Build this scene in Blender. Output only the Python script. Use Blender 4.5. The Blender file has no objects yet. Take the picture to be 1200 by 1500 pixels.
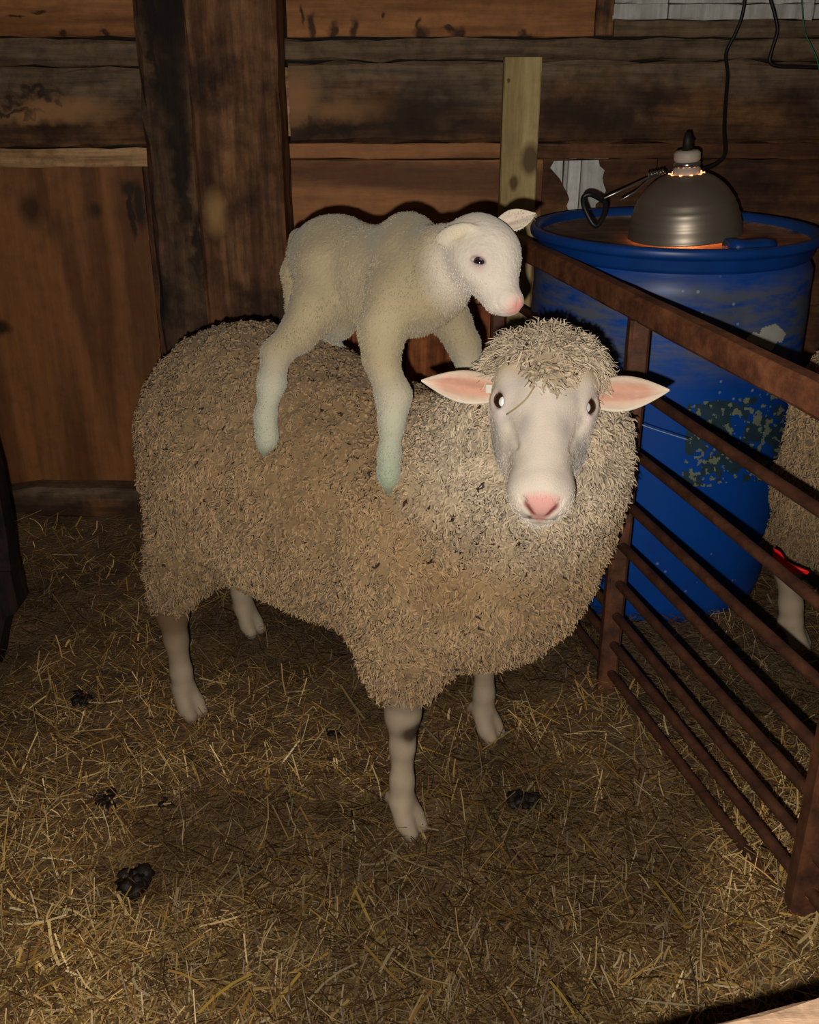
import bpy, math, random
import numpy as np
from mathutils import Vector, Matrix
from mathutils.geometry import tessellate_polygon

# ------------------------------------------------------------------ camera, world, light
F_PX = 1500.0; PITCH = math.radians(24.0); CAM_H = 1.2
scn = bpy.context.scene
COL = scn.collection
cd = bpy.data.cameras.new('camera'); cam = bpy.data.objects.new('camera', cd); COL.objects.link(cam)
cam.location = (0, 0, CAM_H); cam.rotation_euler = (math.radians(90) - PITCH, 0, 0)
cd.sensor_fit = 'VERTICAL'; cd.sensor_height = 24; cd.lens = 24 * F_PX / 1500.0
cd.clip_start = 0.02; cd.clip_end = 50
scn.camera = cam
w = bpy.data.worlds.new('barn_dusk'); scn.world = w; w.use_nodes = True
w.node_tree.nodes['Background'].inputs[0].default_value = (1.0, 0.72, 0.5, 1)
w.node_tree.nodes['Background'].inputs[1].default_value = 0.028
ld = bpy.data.lights.new('phone_flash', 'SPOT')
ld.energy = 84; ld.color = (1.0, 0.945, 0.865); ld.spot_size = math.radians(125); ld.spot_blend = 1.0
ld.shadow_soft_size = 0.006
fl = bpy.data.objects.new('phone_flash', ld); COL.objects.link(fl)
fl.location = (-0.022, -0.01, CAM_H - 0.034); fl.rotation_euler = (math.radians(90) - PITCH + math.radians(1.5), 0, 0)
scn.view_settings.view_transform = 'Standard'; scn.view_settings.look = 'None'
scn.view_settings.exposure = 0.0; scn.view_settings.gamma = 1.0
scn.view_settings.use_curve_mapping = False

rng = np.random.default_rng(7); random.seed(7)
CP, SP = math.cos(PITCH), math.sin(PITCH)
def g(px, py, Y=None, z=None):
    """photo measurement -> point of the place, given its distance Y or its height z"""
    cx = (px - 600) / F_PX; cy = (750 - py) / F_PX
    d = (cx, CP + SP * cy, -SP + CP * cy)
    t = Y / d[1] if Y is not None else (z - CAM_H) / d[2]
    return np.array((d[0] * t, d[1] * t, CAM_H + d[2] * t))

# ------------------------------------------------------------------ helpers
def tag(o, label=None, cat=None, group=None, kind=None):
    if label: o['label'] = label
    if cat: o['category'] = cat
    if group: o['group'] = group
    if kind: o['kind'] = kind
    return o
def empty(name, loc=(0, 0, 0), rz=0.0, rot=None):
    o = bpy.data.objects.new(name, None); COL.objects.link(o)
    o.location = Vector([float(v) for v in loc]); o.rotation_euler = rot if rot else (0, 0, rz); o.empty_display_size = 0.05
    return o
def mkobj(name, V, Fc, mat, parent=None, smooth=True, colors=None, origin=None):
    V = np.asarray(V, dtype=np.float64)
    if origin is None: origin = np.zeros(3)
    origin = np.asarray(origin, dtype=float)
    V = V - origin
    me = bpy.data.meshes.new(name)
    if isinstance(Fc, np.ndarray):
        n, k = Fc.shape
        me.vertices.add(len(V)); me.vertices.foreach_set('co', V.astype(np.float32).ravel())
        me.loops.add(n * k); me.loops.foreach_set('vertex_index', Fc.astype(np.int32).ravel())
        me.polygons.add(n)
        me.polygons.foreach_set('loop_start', np.arange(0, n * k, k, dtype=np.int32))
        me.polygons.foreach_set('loop_total', np.full(n, k, dtype=np.int32))
        me.update(calc_edges=True)
    else:
        me.from_pydata([tuple(v) for v in V], [], [tuple(f) for f in Fc])
    me.polygons.foreach_set('use_smooth', np.full(len(me.polygons), smooth, dtype=bool))
    if colors is not None:
        a = me.color_attributes.new('Col', 'FLOAT_COLOR', 'POINT')
        c = np.ones((len(V), 4), dtype=np.float32); c[:, :3] = colors
        a.data.foreach_set('color', c.ravel())
    me.materials.append(mat); me.update()
    o = bpy.data.objects.new(name, me); COL.objects.link(o)
    o.location = Vector([float(v) for v in origin])
    if parent: o.parent = parent
    return o
def srgb(r, g_, b):
    f = lambda c: (c / 255) / 12.92 if c / 255 <= 0.04045 else ((c / 255 + 0.055) / 1.055) ** 2.4
    return (f(r), f(g_), f(b), 1)
def lin(r, g_, b): return np.array(srgb(r, g_, b)[:3])
def unit(v): v = np.asarray(v, float); return v / np.linalg.norm(v)

class MB:
    def __init__(s): s.V = []; s.F = []
    def add(s, V, F):
        n = len(s.V); s.V += [tuple(float(c) for c in v) for v in V]; s.F += [tuple(i + n for i in f) for f in F]; return s
    def beam(s, p0, p1, w, h, up=(0, 0, 1), n=8, jit=0.0, bev=0.004, taper=1.0):
        """bar with a chamfered rectangular section; w sideways, h along up; jit roughens its edges"""
        p0 = np.array(p0, float); p1 = np.array(p1, float); d = unit(p1 - p0)
        u = np.array(up, float); u = unit(u - d * u.dot(d)); r = np.cross(d, u)
        a, b = w / 2, h / 2; c = min(bev, a * .45, b * .45)
        prof = [(-a + c, -b), (a - c, -b), (a, -b + c), (a, b - c), (a - c, b), (-a + c, b), (-a, b - c), (-a, -b + c)]
        V = []; F = []
        for i in range(n + 1):
            t = i / n; c0 = p0 + (p1 - p0) * t; k = 1 + (taper - 1) * t
            jx, jy = np.random.default_rng(int(abs(p0[0] * 991 + p0[2] * 577 + p0[1] * 77) * 10) + i).normal(0, 1, (2, 8)) * jit
            for q, (x, y) in enumerate(prof): V.append(c0 + r * (x * k + jx[q] * .5) + u * (y * k + jy[q - q % 2]))
        for i in range(n):
            for q in range(8):
                q2 = (q + 1) % 8
                F.append((i * 8 + q, i * 8 + q2, i * 8 + 8 + q2, i * 8 + 8 + q))
        F.append(tuple(range(7, -1, -1))); F.append(tuple(n * 8 + q for q in range(8)))
        return s.add(V, F)
    def tube(s, P, r, sides=8, cap=True):
        P = [np.array(p, float) for p in P]; n = len(P)
        R = r if hasattr(r, '__len__') else [r] * n
        T = [unit(P[min(i + 1, n - 1)] - P[max(i - 1, 0)]) for i in range(n)]
        a = np.array((0, 0, 1.)) if abs(T[0][2]) < .9 else np.array((1., 0, 0))
        u = unit(np.cross(T[0], a)); V = []; F = []
        for i in range(n):
            u = unit(u - T[i] * u.dot(T[i])); v = np.cross(T[i], u)
            for k in range(sides):
                t = 2 * math.pi * k / sides; V.append(P[i] + (u * math.cos(t) + v * math.sin(t)) * R[i])
        for i in range(n - 1):
            for k in range(sides):
                k2 = (k + 1) % sides; F.append((i * sides + k, i * sides + k2, (i + 1) * sides + k2, (i + 1) * sides + k))
        if cap: F.append(tuple(range(sides - 1, -1, -1))); F.append(tuple((n - 1) * sides + k for k in range(sides)))
        return s.add(V, F)
    def lathe(s, prof, n=48, c=(0, 0, 0)):
        V = []; F = []; m = len(prof)
        for k in range(n):
            t = 2 * math.pi * k / n
            for r, z in prof: V.append((c[0] + r * math.cos(t), c[1] + r * math.sin(t), c[2] + z))
        for k in range(n):
            k2 = (k + 1) % n
            for i in range(m - 1): F.append((k * m + i, k2 * m + i, k2 * m + i + 1, k * m + i + 1))
        return s.add(V, F)
    def prism(s, pts, y0, y1):
        """polygon in XZ extruded from y0 to y1; pts may be several loops (outer, holes)"""
        loops = pts if isinstance(pts[0][0], (list, tuple, np.ndarray)) else [pts]
        tri = tessellate_polygon([[Vector((p[0], p[1], 0)) for p in L] for L in loops])
        flat = [p for L in loops for p in L]; n = len(flat)
        V = [(p[0], y0, p[1]) for p in flat] + [(p[0], y1, p[1]) for p in flat]
        F = [tuple(t) for t in tri] + [tuple(i + n for i in reversed(t)) for t in tri]
        st = 0
        for L in loops:
            m = len(L)
            for i in range(m): F.append((st + i, st + (i + 1) % m, n + st + (i + 1) % m, n + st + i))
            st += m
        return s.add(V, F)
    def build(s, name, mat, parent=None, smooth=False, origin=None):
        V = np.array(s.V)
        if origin is None: origin = (V.min(0) + V.max(0)) / 2
        po = np.array(parent.location) if (parent and parent.type == 'EMPTY' and tuple(parent.rotation_euler) == (0, 0, 0)) else None
        o = mkobj(name, V, s.F, mat, None, smooth, origin=origin)
        import bmesh
        bm = bmesh.new(); bm.from_mesh(o.data); bmesh.ops.recalc_face_normals(bm, faces=bm.faces); bm.to_mesh(o.data); bm.free()
        if parent:
            o.parent = parent
            o.matrix_parent_inverse = Matrix.Identity(4)
            # children are given in place coordinates; turn them into the parent's frame
            M = parent.matrix_basis
            p = parent.parent
            while p is not None: M = p.matrix_basis @ M; p = p.parent
            o.matrix_basis = M.inverted() @ Matrix.Translation(Vector([float(v) for v in origin]))
        return o
def bez(P, n=8):
    """Catmull-Rom through the points"""
    P = [np.array(p, float) for p in P]; P = [2 * P[0] - P[1]] + P + [2 * P[-1] - P[-2]]; out = []
    for i in range(1, len(P) - 2):
        for k in range(n):
            t = k / n
            out.append(.5 * ((2 * P[i]) + (-P[i - 1] + P[i + 1]) * t + (2 * P[i - 1] - 5 * P[i] + 4 * P[i + 1] - P[i + 2]) * t * t + (-P[i - 1] + 3 * P[i] - 3 * P[i + 1] + P[i + 2]) * t ** 3))
    out.append(P[-2]); return out

# numpy value noise
_tab = rng.random(4096)
def vnoise(p, scale):
    p = np.asarray(p) * scale; i = np.floor(p).astype(np.int64); f = p - i; f = f * f * (3 - 2 * f)
    def h(a, b, c): return _tab[((a * 73856093) ^ (b * 19349663) ^ (c * 83492791)) & 4095]
    x, y, z = i[:, 0], i[:, 1], i[:, 2]; fx, fy, fz = f[:, 0], f[:, 1], f[:, 2]
    a = h(x, y, z) * (1 - fx) + h(x + 1, y, z) * fx; b = h(x, y + 1, z) * (1 - fx) + h(x + 1, y + 1, z) * fx
    c = h(x, y, z + 1) * (1 - fx) + h(x + 1, y, z + 1) * fx; d = h(x, y + 1, z + 1) * (1 - fx) + h(x + 1, y + 1, z + 1) * fx
    return (a * (1 - fy) + b * fy) * (1 - fz) + (c * (1 - fy) + d * fy) * fz
def fbm(p, scale, o=3): return sum(vnoise(np.asarray(p) + 7.3 * k, scale * 2 ** k) / 2 ** k for k in range(o)) / (2 - 2 ** (1 - o))

# signed-distance modelling
class SDF:
    def __init__(s): s.P = []
    def cone(s, a, ra, b, rb, k=.02, mode='u'): s.P.append(('c', np.array(a, float), ra, np.array(b, float), rb, k, mode)); return s
    def chain(s, pts, k=.02):
        for p, q in zip(pts, pts[1:]): s.cone(p[:3], p[3], q[:3], q[3], k)
        return s
    def ell(s, c, r, R=None, k=.02, mode='u'): s.P.append(('e', np.array(c, float), np.array(r, float), R, None, k, mode)); return s
    def d(s, prim, X):
        t, a, ra, b, rb, k, m = prim
        if t == 'c':
            ab = b - a; L = ab.dot(ab) + 1e-12; q = X - a
            h = np.clip((q @ ab) / L, 0, 1)
            return np.linalg.norm(q - h[..., None] * ab, axis=-1) - (ra + (rb - ra) * h)
        q = X - a
        if b is not None: q = q @ b          # columns of b are the axes
        k0 = np.linalg.norm(q / ra, axis=-1); k1 = np.linalg.norm(q / ra ** 2, axis=-1) + 1e-9
        return k0 * (k0 - 1) / k1
    def bb(s, prim):
        t, a, ra, b, rb, k, m = prim
        if t == 'c': return np.minimum(a - ra, b - rb) - k - .01, np.maximum(a + ra, b + rb) + k + .01
        R = np.max(ra); return a - R - k - .01, a + R + k + .01
    @staticmethod
    def comb(F, D, k, m):
        if m == 'u':
            h = np.maximum(k - np.abs(F - D), 0) / k; return np.minimum(F, D) - h * h * k * .25
        h = np.maximum(k - np.abs(F + D), 0) / k; return np.maximum(F, -D) + h * h * k * .25
    def at(s, X):
        F = np.full(len(X), 1.0)
        for p in s.P: F = s.comb(F, s.d(p, X), p[5], p[6])
        return F
    def mesh(s, lo, hi, h):
        lo = np.array(lo, float); n = (np.ceil((np.array(hi) - lo) / h)).astype(int) + 1
        F = np.full(n, 0.2, dtype=np.float32)
        for p in s.P:
            b0, b1 = s.bb(p)
            i0 = np.clip(np.floor((b0 - lo) / h).astype(int), 0, n); i1 = np.clip(np.ceil((b1 - lo) / h).astype(int) + 1, 0, n)
            if np.any(i1 <= i0): continue
            ax = [lo[j] + h * np.arange(i0[j], i1[j]) for j in range(3)]
            X = np.stack(np.meshgrid(*ax, indexing='ij'), -1)
            sl = tuple(slice(i0[j], i1[j]) for j in range(3))
            F[sl] = s.comb(F[sl], s.d(p, X), p[5], p[6])
        for ax in range(3):          # close the border
            sl = [slice(None)] * 3
            sl[ax] = 0; F[tuple(sl)] = .2; sl[ax] = -1; F[tuple(sl)] = .2
        return nets(F, lo, h)
def nets(F, lo, h):
    n = np.array(F.shape); ins = F < 0
    cn = n - 1
    cnt = np.zeros(cn, dtype=np.int8)
    for dx in (0, 1):
        for dy in (0, 1):
            for dz in (0, 1): cnt += ins[dx:dx + cn[0], dy:dy + cn[1], dz:dz + cn[2]]
    act = (cnt > 0) & (cnt < 8)
    cells = np.argwhere(act); idx = np.full(cn, -1, dtype=np.int64); idx[act] = np.arange(len(cells))
    acc = np.zeros((len(cells), 3)); num = np.zeros(len(cells))
    for ax in range(3):
        o1, o2 = [j for j in range(3) if j != ax]
        for a in (0, 1):
            for b in (0, 1):
                off = np.zeros(3, int); off[o1] = a; off[o2] = b
                p = cells + off; q = p.copy(); q[:, ax] += 1
                f0 = F[p[:, 0], p[:, 1], p[:, 2]]; f1 = F[q[:, 0], q[:, 1], q[:, 2]]
                m = (f0 < 0) != (f1 < 0)
                t = np.where(m, f0 / (f0 - f1 + 1e-20), 0)
                pos = p.astype(float); pos[:, ax] += t
                acc[m] += pos[m]; num[m] += 1
    V = lo + h * acc / num[:, None]
    Q = []
    for ax in range(3):
        o1, o2 = [(1, 2), (2, 0), (0, 1)][ax]
        s0 = [slice(None)] * 3; s1 = [slice(None)] * 3; s0[ax] = slice(0, -1); s1[ax] = slice(1, None)
        ch = ins[tuple(s0)] != ins[tuple(s1)]; e = np.argwhere(ch)
        e = e[(e[:, o1] > 0) & (e[:, o2] > 0) & (e[:, o1] < n[o1] - 1) & (e[:, o2] < n[o2] - 1)]
        fl_ = ins[e[:, 0], e[:, 1], e[:, 2]]
        def ci(a, b):
            c = e.copy(); c[:, o1] -= a; c[:, o2] -= b; return idx[c[:, 0], c[:, 1], c[:, 2]]
        q = np.stack([ci(1, 1), ci(0, 1), ci(0, 0), ci(1, 0)], 1)
        q[~fl_] = q[~fl_][:, ::-1]; Q.append(q)
    Q = np.concatenate(Q)
    return V, Q
def vnormals(V, Q):
    N = np.zeros_like(V); n = np.cross(V[Q[:, 2]] - V[Q[:, 0]], V[Q[:, 3]] - V[Q[:, 1]])
    for k in range(4):
        for c in range(3): N[:, c] += np.bincount(Q[:, k], n[:, c], len(V))
    return N / (np.linalg.norm(N, axis=1)[:, None] + 1e-12)
def smooth_mesh(V, Q, it=2):
    for _ in range(it):
        S = np.zeros_like(V); C = np.zeros(len(V))
        for k in range(4):
            a = Q[:, k]; b = Q[:, (k + 1) % 4]
            C += np.bincount(a, minlength=len(V)) + np.bincount(b, minlength=len(V))
            for c in range(3): S[:, c] += np.bincount(a, V[b, c], len(V)) + np.bincount(b, V[a, c], len(V))
        V = .5 * V + .5 * S / C[:, None]
    return V
def sample(V, Q, w, n, r):
    """n random points on the quads, weighted by area * mean vertex weight"""
    A = np.linalg.norm(np.cross(V[Q[:, 2]] - V[Q[:, 0]], V[Q[:, 3]] - V[Q[:, 1]]), axis=1) * w[Q].mean(1)
    f = r.choice(len(Q), n, p=A / A.sum()); u, v = r.random(n), r.random(n)
    P = (V[Q[f, 0]] * ((1 - u) * (1 - v))[:, None] + V[Q[f, 1]] * (u * (1 - v))[:, None] + V[Q[f, 2]] * (u * v)[:, None] + V[Q[f, 3]] * ((1 - u) * v)[:, None])
    return P, f
def locks(P, N, D, L, R, curl, colors, r, segs=4, sides=3, tip=.25):
    """tapering wavy tufts: base P, direction D, length L, radius R"""
    n = len(P); D = D / np.linalg.norm(D, axis=1)[:, None]
    a = np.cross(D, r.normal(size=(n, 3))); a /= np.linalg.norm(a, axis=1)[:, None]; b = np.cross(D, a)
    ph = r.random(n) * 6.28; V = np.zeros((n, segs + 1, sides, 3)); C = np.zeros((n, segs + 1, sides, 3))
    down = np.array((0, 0, -1.))
    for i in range(segs + 1):
        t = i / segs
        c = P + D * (L * t)[:, None] + a * (np.sin(ph + t * 5.5) * curl * t)[:, None] + b * (np.cos(ph * 1.7 + t * 4.5) * curl * t)[:, None] + down * (L * .35 * t * t)[:, None] - N * (L * .12 * t * t)[:, None]
        rad = R * (tip + (1 - tip) * (1 - t) ** .8) * (1.15 if 0 < i < segs else 1)
        for k in range(sides):
            an = 2 * math.pi * k / sides
            V[:, i, k] = c + a * (math.cos(an) * rad)[:, None] + b * (math.sin(an) * rad * .8)[:, None]
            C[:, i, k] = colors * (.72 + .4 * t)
    base = (np.arange(n) * (segs + 1) * sides)[:, None, None]
    q = []
    for i in range(segs):
        for k in range(sides):
            k2 = (k + 1) % sides; q.append((i * sides + k, i * sides + k2, (i + 1) * sides + k2, (i + 1) * sides + k))
    q = np.array(q)[None] + base
    return V.reshape(-1, 3), q.reshape(-1, 4), C.reshape(-1, 3)

# ------------------------------------------------------------------ materials
def newmat(name):
    m = bpy.data.materials.new(name); m.use_nodes = True; nt = m.node_tree
    return m, nt, nt.nodes['Principled BSDF'], nt.nodes.new, nt.links.new
def attr_mat(name, rough=.9, spec=.2, sub=0, sheen=0, bump=0, bscale=300, sat=None):
    m, nt, b, N, L = newmat(name)
    a = N('ShaderNodeAttribute'); a.attribute_name = 'Col'
    b.inputs['Roughness'].default_value = rough; b.inputs['Specular IOR Level'].default_value = spec
    L(a.outputs['Color'], b.inputs['Base Color'])
    if sub: b.inputs['Subsurface Weight'].default_value = sub; b.inputs['Subsurface Radius'].default_value = (.01, .004, .002); b.inputs['Subsurface Scale'].default_value = 1
    if sheen: b.inputs['Sheen Weight'].default_value = sheen
    if bump:
        tc = N('ShaderNodeTexCoord'); no = N('ShaderNodeTexNoise'); no.inputs['Scale'].default_value = bscale; no.inputs['Detail'].default_value = 4
        bu = N('ShaderNodeBump'); bu.inputs['Strength'].default_value = bump; bu.inputs['Distance'].default_value = .002
        L(tc.outputs['Object'], no.inputs['Vector']); L(no.outputs['Fac'], bu.inputs['Height']); L(bu.outputs['Normal'], b.inputs['Normal'])
    return m
def plain(name, col, rough=.6, metal=0, spec=.4, noise=.25, nscale=40, bump=0, emit=None, estr=0):
    m, nt, b, N, L = newmat(name)
    tc = N('ShaderNodeTexCoord'); no = N('ShaderNodeTexNoise'); no.inputs['Scale'].default_value = nscale; no.inputs['Detail'].default_value = 5
    mx = N('ShaderNodeMix'); mx.data_type = 'RGBA'; mx.inputs[6].default_value = col
    mx.inputs[7].default_value = tuple(c * (1 - noise) for c in col[:3]) + (1,)
    L(tc.outputs['Object'], no.inputs['Vector']); L(no.outputs['Fac'], mx.inputs[0]); L(mx.outputs[2], b.inputs['Base Color'])
    b.inputs['Roughness'].default_value = rough; b.inputs['Metallic'].default_value = metal; b.inputs['Specular IOR Level'].default_value = spec
    if bump:
        bu = N('ShaderNodeBump'); bu.inputs['Strength'].default_value = bump; bu.inputs['Distance'].default_value = .003
        L(no.outputs['Fac'], bu.inputs['Height']); L(bu.outputs['Normal'], b.inputs['Normal'])
    if emit: b.inputs['Emission Color'].default_value = emit; b.inputs['Emission Strength'].default_value = estr
    return m
def wood(name, c_dark, c_light, axis=0, scale=1.0, ring=6.0, stain=None, stain_amt=.5, stain_scale=3, dust=None, dust_amt=.0, rough=.75, bump=.35, grit=1.0, amp=.16, spec=.25):
    """procedural timber: grain stretched along the object's axis, rings, knots, stains, dust"""
    m, nt, b, N, L = newmat(name)
    tc = N('ShaderNodeTexCoord'); oi = N('ShaderNodeObjectInfo')
    ad = N('ShaderNodeVectorMath'); ad.operation = 'ADD'
    mu = N('ShaderNodeVectorMath'); mu.operation = 'SCALE'; mu.inputs[0].default_value = (7, 5, 9); L(oi.outputs['Random'], mu.inputs['Scale'])
    L(tc.outputs['Object'], ad.inputs[0]); L(mu.outputs[0], ad.inputs[1])
    mp = N('ShaderNodeMapping'); s = [9 * scale] * 3; s[axis] = 1.1 * scale; mp.inputs['Scale'].default_value = s
    L(ad.outputs[0], mp.inputs[0])
    n1 = N('ShaderNodeTexNoise'); n1.inputs['Scale'].default_value = .55; n1.inputs['Detail'].default_value = 2; n1.inputs['Distortion'].default_value = .6
    L(mp.outputs[0], n1.inputs['Vector'])
    mm = N('ShaderNodeMath'); mm.operation = 'MULTIPLY'; mm.inputs[1].default_value = ring * 6.28; L(n1.outputs['Fac'], mm.inputs[0])
    si = N('ShaderNodeMath'); si.operation = 'SINE'; L(mm.outputs[0], si.inputs[0])
    n2 = N('ShaderNodeTexNoise'); n2.inputs['Scale'].default_value = 6; n2.inputs['Detail'].default_value = 7; n2.inputs['Roughness'].default_value = .7
    L(mp.outputs[0], n2.inputs['Vector'])
    m2 = N('ShaderNodeMath'); m2.operation = 'MULTIPLY_ADD'; m2.inputs[1].default_value = amp; L(si.outputs[0], m2.inputs[0]); L(n2.outputs['Fac'], m2.inputs[2])
    rp = N('ShaderNodeValToRGB'); rp.color_ramp.elements[0].position = .3; rp.color_ramp.elements[0].color = c_dark
    rp.color_ramp.elements[1].position = .72; rp.color_ramp.elements[1].color = c_light
    L(m2.outputs[0], rp.inputs[0]); last = rp.outputs[0]
    if stain:
        n3 = N('ShaderNodeTexNoise'); n3.inputs['Scale'].default_value = stain_scale; n3.inputs['Detail'].default_value = 8; n3.inputs['Roughness'].default_value = .65
        L(ad.outputs[0], n3.inputs['Vector'])
        r3 = N('ShaderNodeValToRGB'); r3.color_ramp.elements[0].position = 1 - stain_amt - .08; r3.color_ramp.elements[1].position = 1 - stain_amt + .1
        r3.color_ramp.elements[0].color = (0, 0, 0, 1); r3.color_ramp.elements[1].color = (1, 1, 1, 1)
        L(n3.outputs['Fac'], r3.inputs[0])
        x = N('ShaderNodeMix'); x.data_type = 'RGBA'; L(r3.outputs[0], x.inputs[0]); L(last, x.inputs[6]); x.inputs[7].default_value = stain; last = x.outputs[2]
    if dust:
        n4 = N('ShaderNodeTexNoise'); n4.inputs['Scale'].default_value = 5; n4.inputs['Detail'].default_value = 9; n4.inputs['Roughness'].default_value = .6
        L(ad.outputs[0], n4.inputs['Vector'])
        sp = N('ShaderNodeSeparateXYZ'); L(tc.outputs['Generated'], sp.inputs[0])
        a4 = N('ShaderNodeMath'); a4.operation = 'MULTIPLY_ADD'; a4.inputs[1].default_value = .55; L(sp.outputs['Z'], a4.inputs[0]); L(n4.outputs['Fac'], a4.inputs[2])
        r4 = N('ShaderNodeValToRGB'); r4.color_ramp.elements[0].position = 1.0 - dust_amt - .12; r4.color_ramp.elements[1].position = 1.0 - dust_amt + .12
        r4.color_ramp.elements[0].color = (0, 0, 0, 1); r4.color_ramp.elements[1].color = (1, 1, 1, 1)
        L(a4.outputs[0], r4.inputs[0])
        x = N('ShaderNodeMix'); x.data_type = 'RGBA'; L(r4.outputs[0], x.inputs[0]); L(last, x.inputs[6]); x.inputs[7].default_value = dust; last = x.outputs[2]
    # fine cracks and pores along the grain
    mc = N('ShaderNodeMapping'); s5 = [70 * scale ** .5] * 3; s5[axis] = 3.5; mc.inputs['Scale'].default_value = s5; L(ad.outputs[0], mc.inputs[0])
    n5 = N('ShaderNodeTexNoise'); n5.inputs['Scale'].default_value = 1; n5.inputs['Detail'].default_value = 6; n5.inputs['Roughness'].default_value = .65; L(mc.outputs[0], n5.inputs['Vector'])
    r5 = N('ShaderNodeValToRGB'); r5.color_ramp.elements[0].position = .30; r5.color_ramp.elements[0].color = (.3, .27, .25, 1); r5.color_ramp.elements[1].position = .62; r5.color_ramp.elements[1].color = (1.15, 1.12, 1.1, 1)
    L(n5.outputs['Fac'], r5.inputs[0])
    x = N('ShaderNodeMix'); x.data_type = 'RGBA'; x.blend_type = 'MULTIPLY'; x.inputs[0].default_value = .8 * grit; L(last, x.inputs[6]); L(r5.outputs[0], x.inputs[7]); last = x.outputs[2]
    n6 = N('ShaderNodeTexNoise'); n6.inputs['Scale'].default_value = 26; n6.inputs['Detail'].default_value = 8; n6.inputs['Roughness'].default_value = .7; L(ad.outputs[0], n6.inputs['Vector'])
    r6 = N('ShaderNodeValToRGB'); r6.color_ramp.elements[0].position = .36; r6.color_ramp.elements[0].color = (.45, .42, .4, 1); r6.color_ramp.elements[1].position = .56; r6.color_ramp.elements[1].color = (1.1, 1.1, 1.1, 1)
    L(n6.outputs['Fac'], r6.inputs[0])
    x = N('ShaderNodeMix'); x.data_type = 'RGBA'; x.blend_type = 'MULTIPLY'; x.inputs[0].default_value = .6 * grit; L(last, x.inputs[6]); L(r6.outputs[0], x.inputs[7]); last = x.outputs[2]
    L(last, b.inputs['Base Color'])
    b.inputs['Roughness'].default_value = rough; b.inputs['Specular IOR Level'].default_value = spec
    bu = N('ShaderNodeBump'); bu.inputs['Strength'].default_value = bump; bu.inputs['Distance'].default_value = .004
    L(m2.outputs[0], bu.inputs['Height']); L(bu.outputs['Normal'], b.inputs['Normal'])
    return m
def spots_on(mat, spots, col, edge=.35, nz=.02):
    """dark knots or mould marks with a place of their own: spots = [(x, z, rx, rz)] in object coordinates"""
    nt = mat.node_tree; N = nt.nodes.new; L = nt.links.new; b = nt.nodes['Principled BSDF']
    src = b.inputs['Base Color'].links[0].from_socket
    tc = N('ShaderNodeTexCoord'); no = N('ShaderNodeTexNoise'); no.inputs['Scale'].default_value = 30; no.inputs['Detail'].default_value = 4
    L(tc.outputs['Object'], no.inputs['Vector'])
    sub = N('ShaderNodeVectorMath'); sub.operation = 'SUBTRACT'; sub.inputs[1].default_value = (.5, .5, .5); L(no.outputs['Color'], sub.inputs[0])
    sc = N('ShaderNodeVectorMath'); sc.operation = 'SCALE'; sc.inputs['Scale'].default_value = nz * 2; L(sub.outputs[0], sc.inputs[0])
    ad = N('ShaderNodeVectorMath'); ad.operation = 'ADD'; L(tc.outputs['Object'], ad.inputs[0]); L(sc.outputs[0], ad.inputs[1])
    prev = None
    for (x, z, rx, rz) in spots:
        s1 = N('ShaderNodeVectorMath'); s1.operation = 'SUBTRACT'; s1.inputs[1].default_value = (x, 0, z); L(ad.outputs[0], s1.inputs[0])
        m1 = N('ShaderNodeVectorMath'); m1.operation = 'MULTIPLY'; m1.inputs[1].default_value = (1 / rx, 0, 1 / rz); L(s1.outputs[0], m1.inputs[0])
        ln = N('ShaderNodeVectorMath'); ln.operation = 'LENGTH'; L(m1.outputs[0], ln.inputs[0])
        if prev is None: prev = ln.outputs['Value']
        else:
            mn = N('ShaderNodeMath'); mn.operation = 'MINIMUM'; L(prev, mn.inputs[0]); L(ln.outputs['Value'], mn.inputs[1]); prev = mn.outputs[0]
    mr = N('ShaderNodeMapRange'); mr.inputs['From Min'].default_value = 1 - edge; mr.inputs['From Max'].default_value = 1 + edge
    mr.inputs['To Min'].default_value = .85; mr.inputs['To Max'].default_value = 0; L(prev, mr.inputs['Value'])
    mx = N('ShaderNodeMix'); mx.data_type = 'RGBA'; L(mr.outputs[0], mx.inputs[0]); L(src, mx.inputs[6]); mx.inputs[7].default_value = col
    L(mx.outputs[2], b.inputs['Base Color'])
    return mat

MOLD = srgb(52, 36, 26); DUST = srgb(122, 102, 80)
M_ply_red = wood('plywood_reddish', srgb(112, 70, 40), srgb(146, 96, 56), 2, .42, 9, srgb(88, 54, 34), .30, 3, rough=.55, grit=.45, amp=.24)
M_ply_up = wood('plywood_upper', srgb(132, 84, 46), srgb(176, 120, 72), 0, .6, 4, srgb(84, 54, 34), .34, 6, rough=.7, grit=.6)
M_ply_mid = wood('plywood_middle', srgb(112, 70, 38), srgb(172, 116, 68), 0, .34, 10, srgb(84, 56, 38), .28, 3, rough=.6, grit=.5, amp=.30)
M_ply_dark = wood('plywood_dark', srgb(84, 54, 34), srgb(118, 78, 48), 0, .6, 5, MOLD, .42, 4)
M_board_or = wood('board_orange', srgb(140, 78, 42), srgb(186, 112, 66), 2, 1.2, 5, srgb(100, 58, 36), .3, 5)
M_beam = wood('beam_old', srgb(90, 62, 40), srgb(144, 102, 64), 0, .8, 4, srgb(70, 48, 32), .5, 4, dust=DUST, dust_amt=.22, bump=.6)
M_beam_g = wood('beam_grey', srgb(92, 72, 52), srgb(126, 102, 76), 0, .8, 3, srgb(64, 46, 32), .42, 5, dust=DUST, dust_amt=.35, bump=.5)
M_post_br = wood('post_brown', srgb(100, 66, 42), srgb(150, 108, 72), 2, .8, 4, srgb(62, 42, 30), .44, 5, bump=.6)
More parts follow.
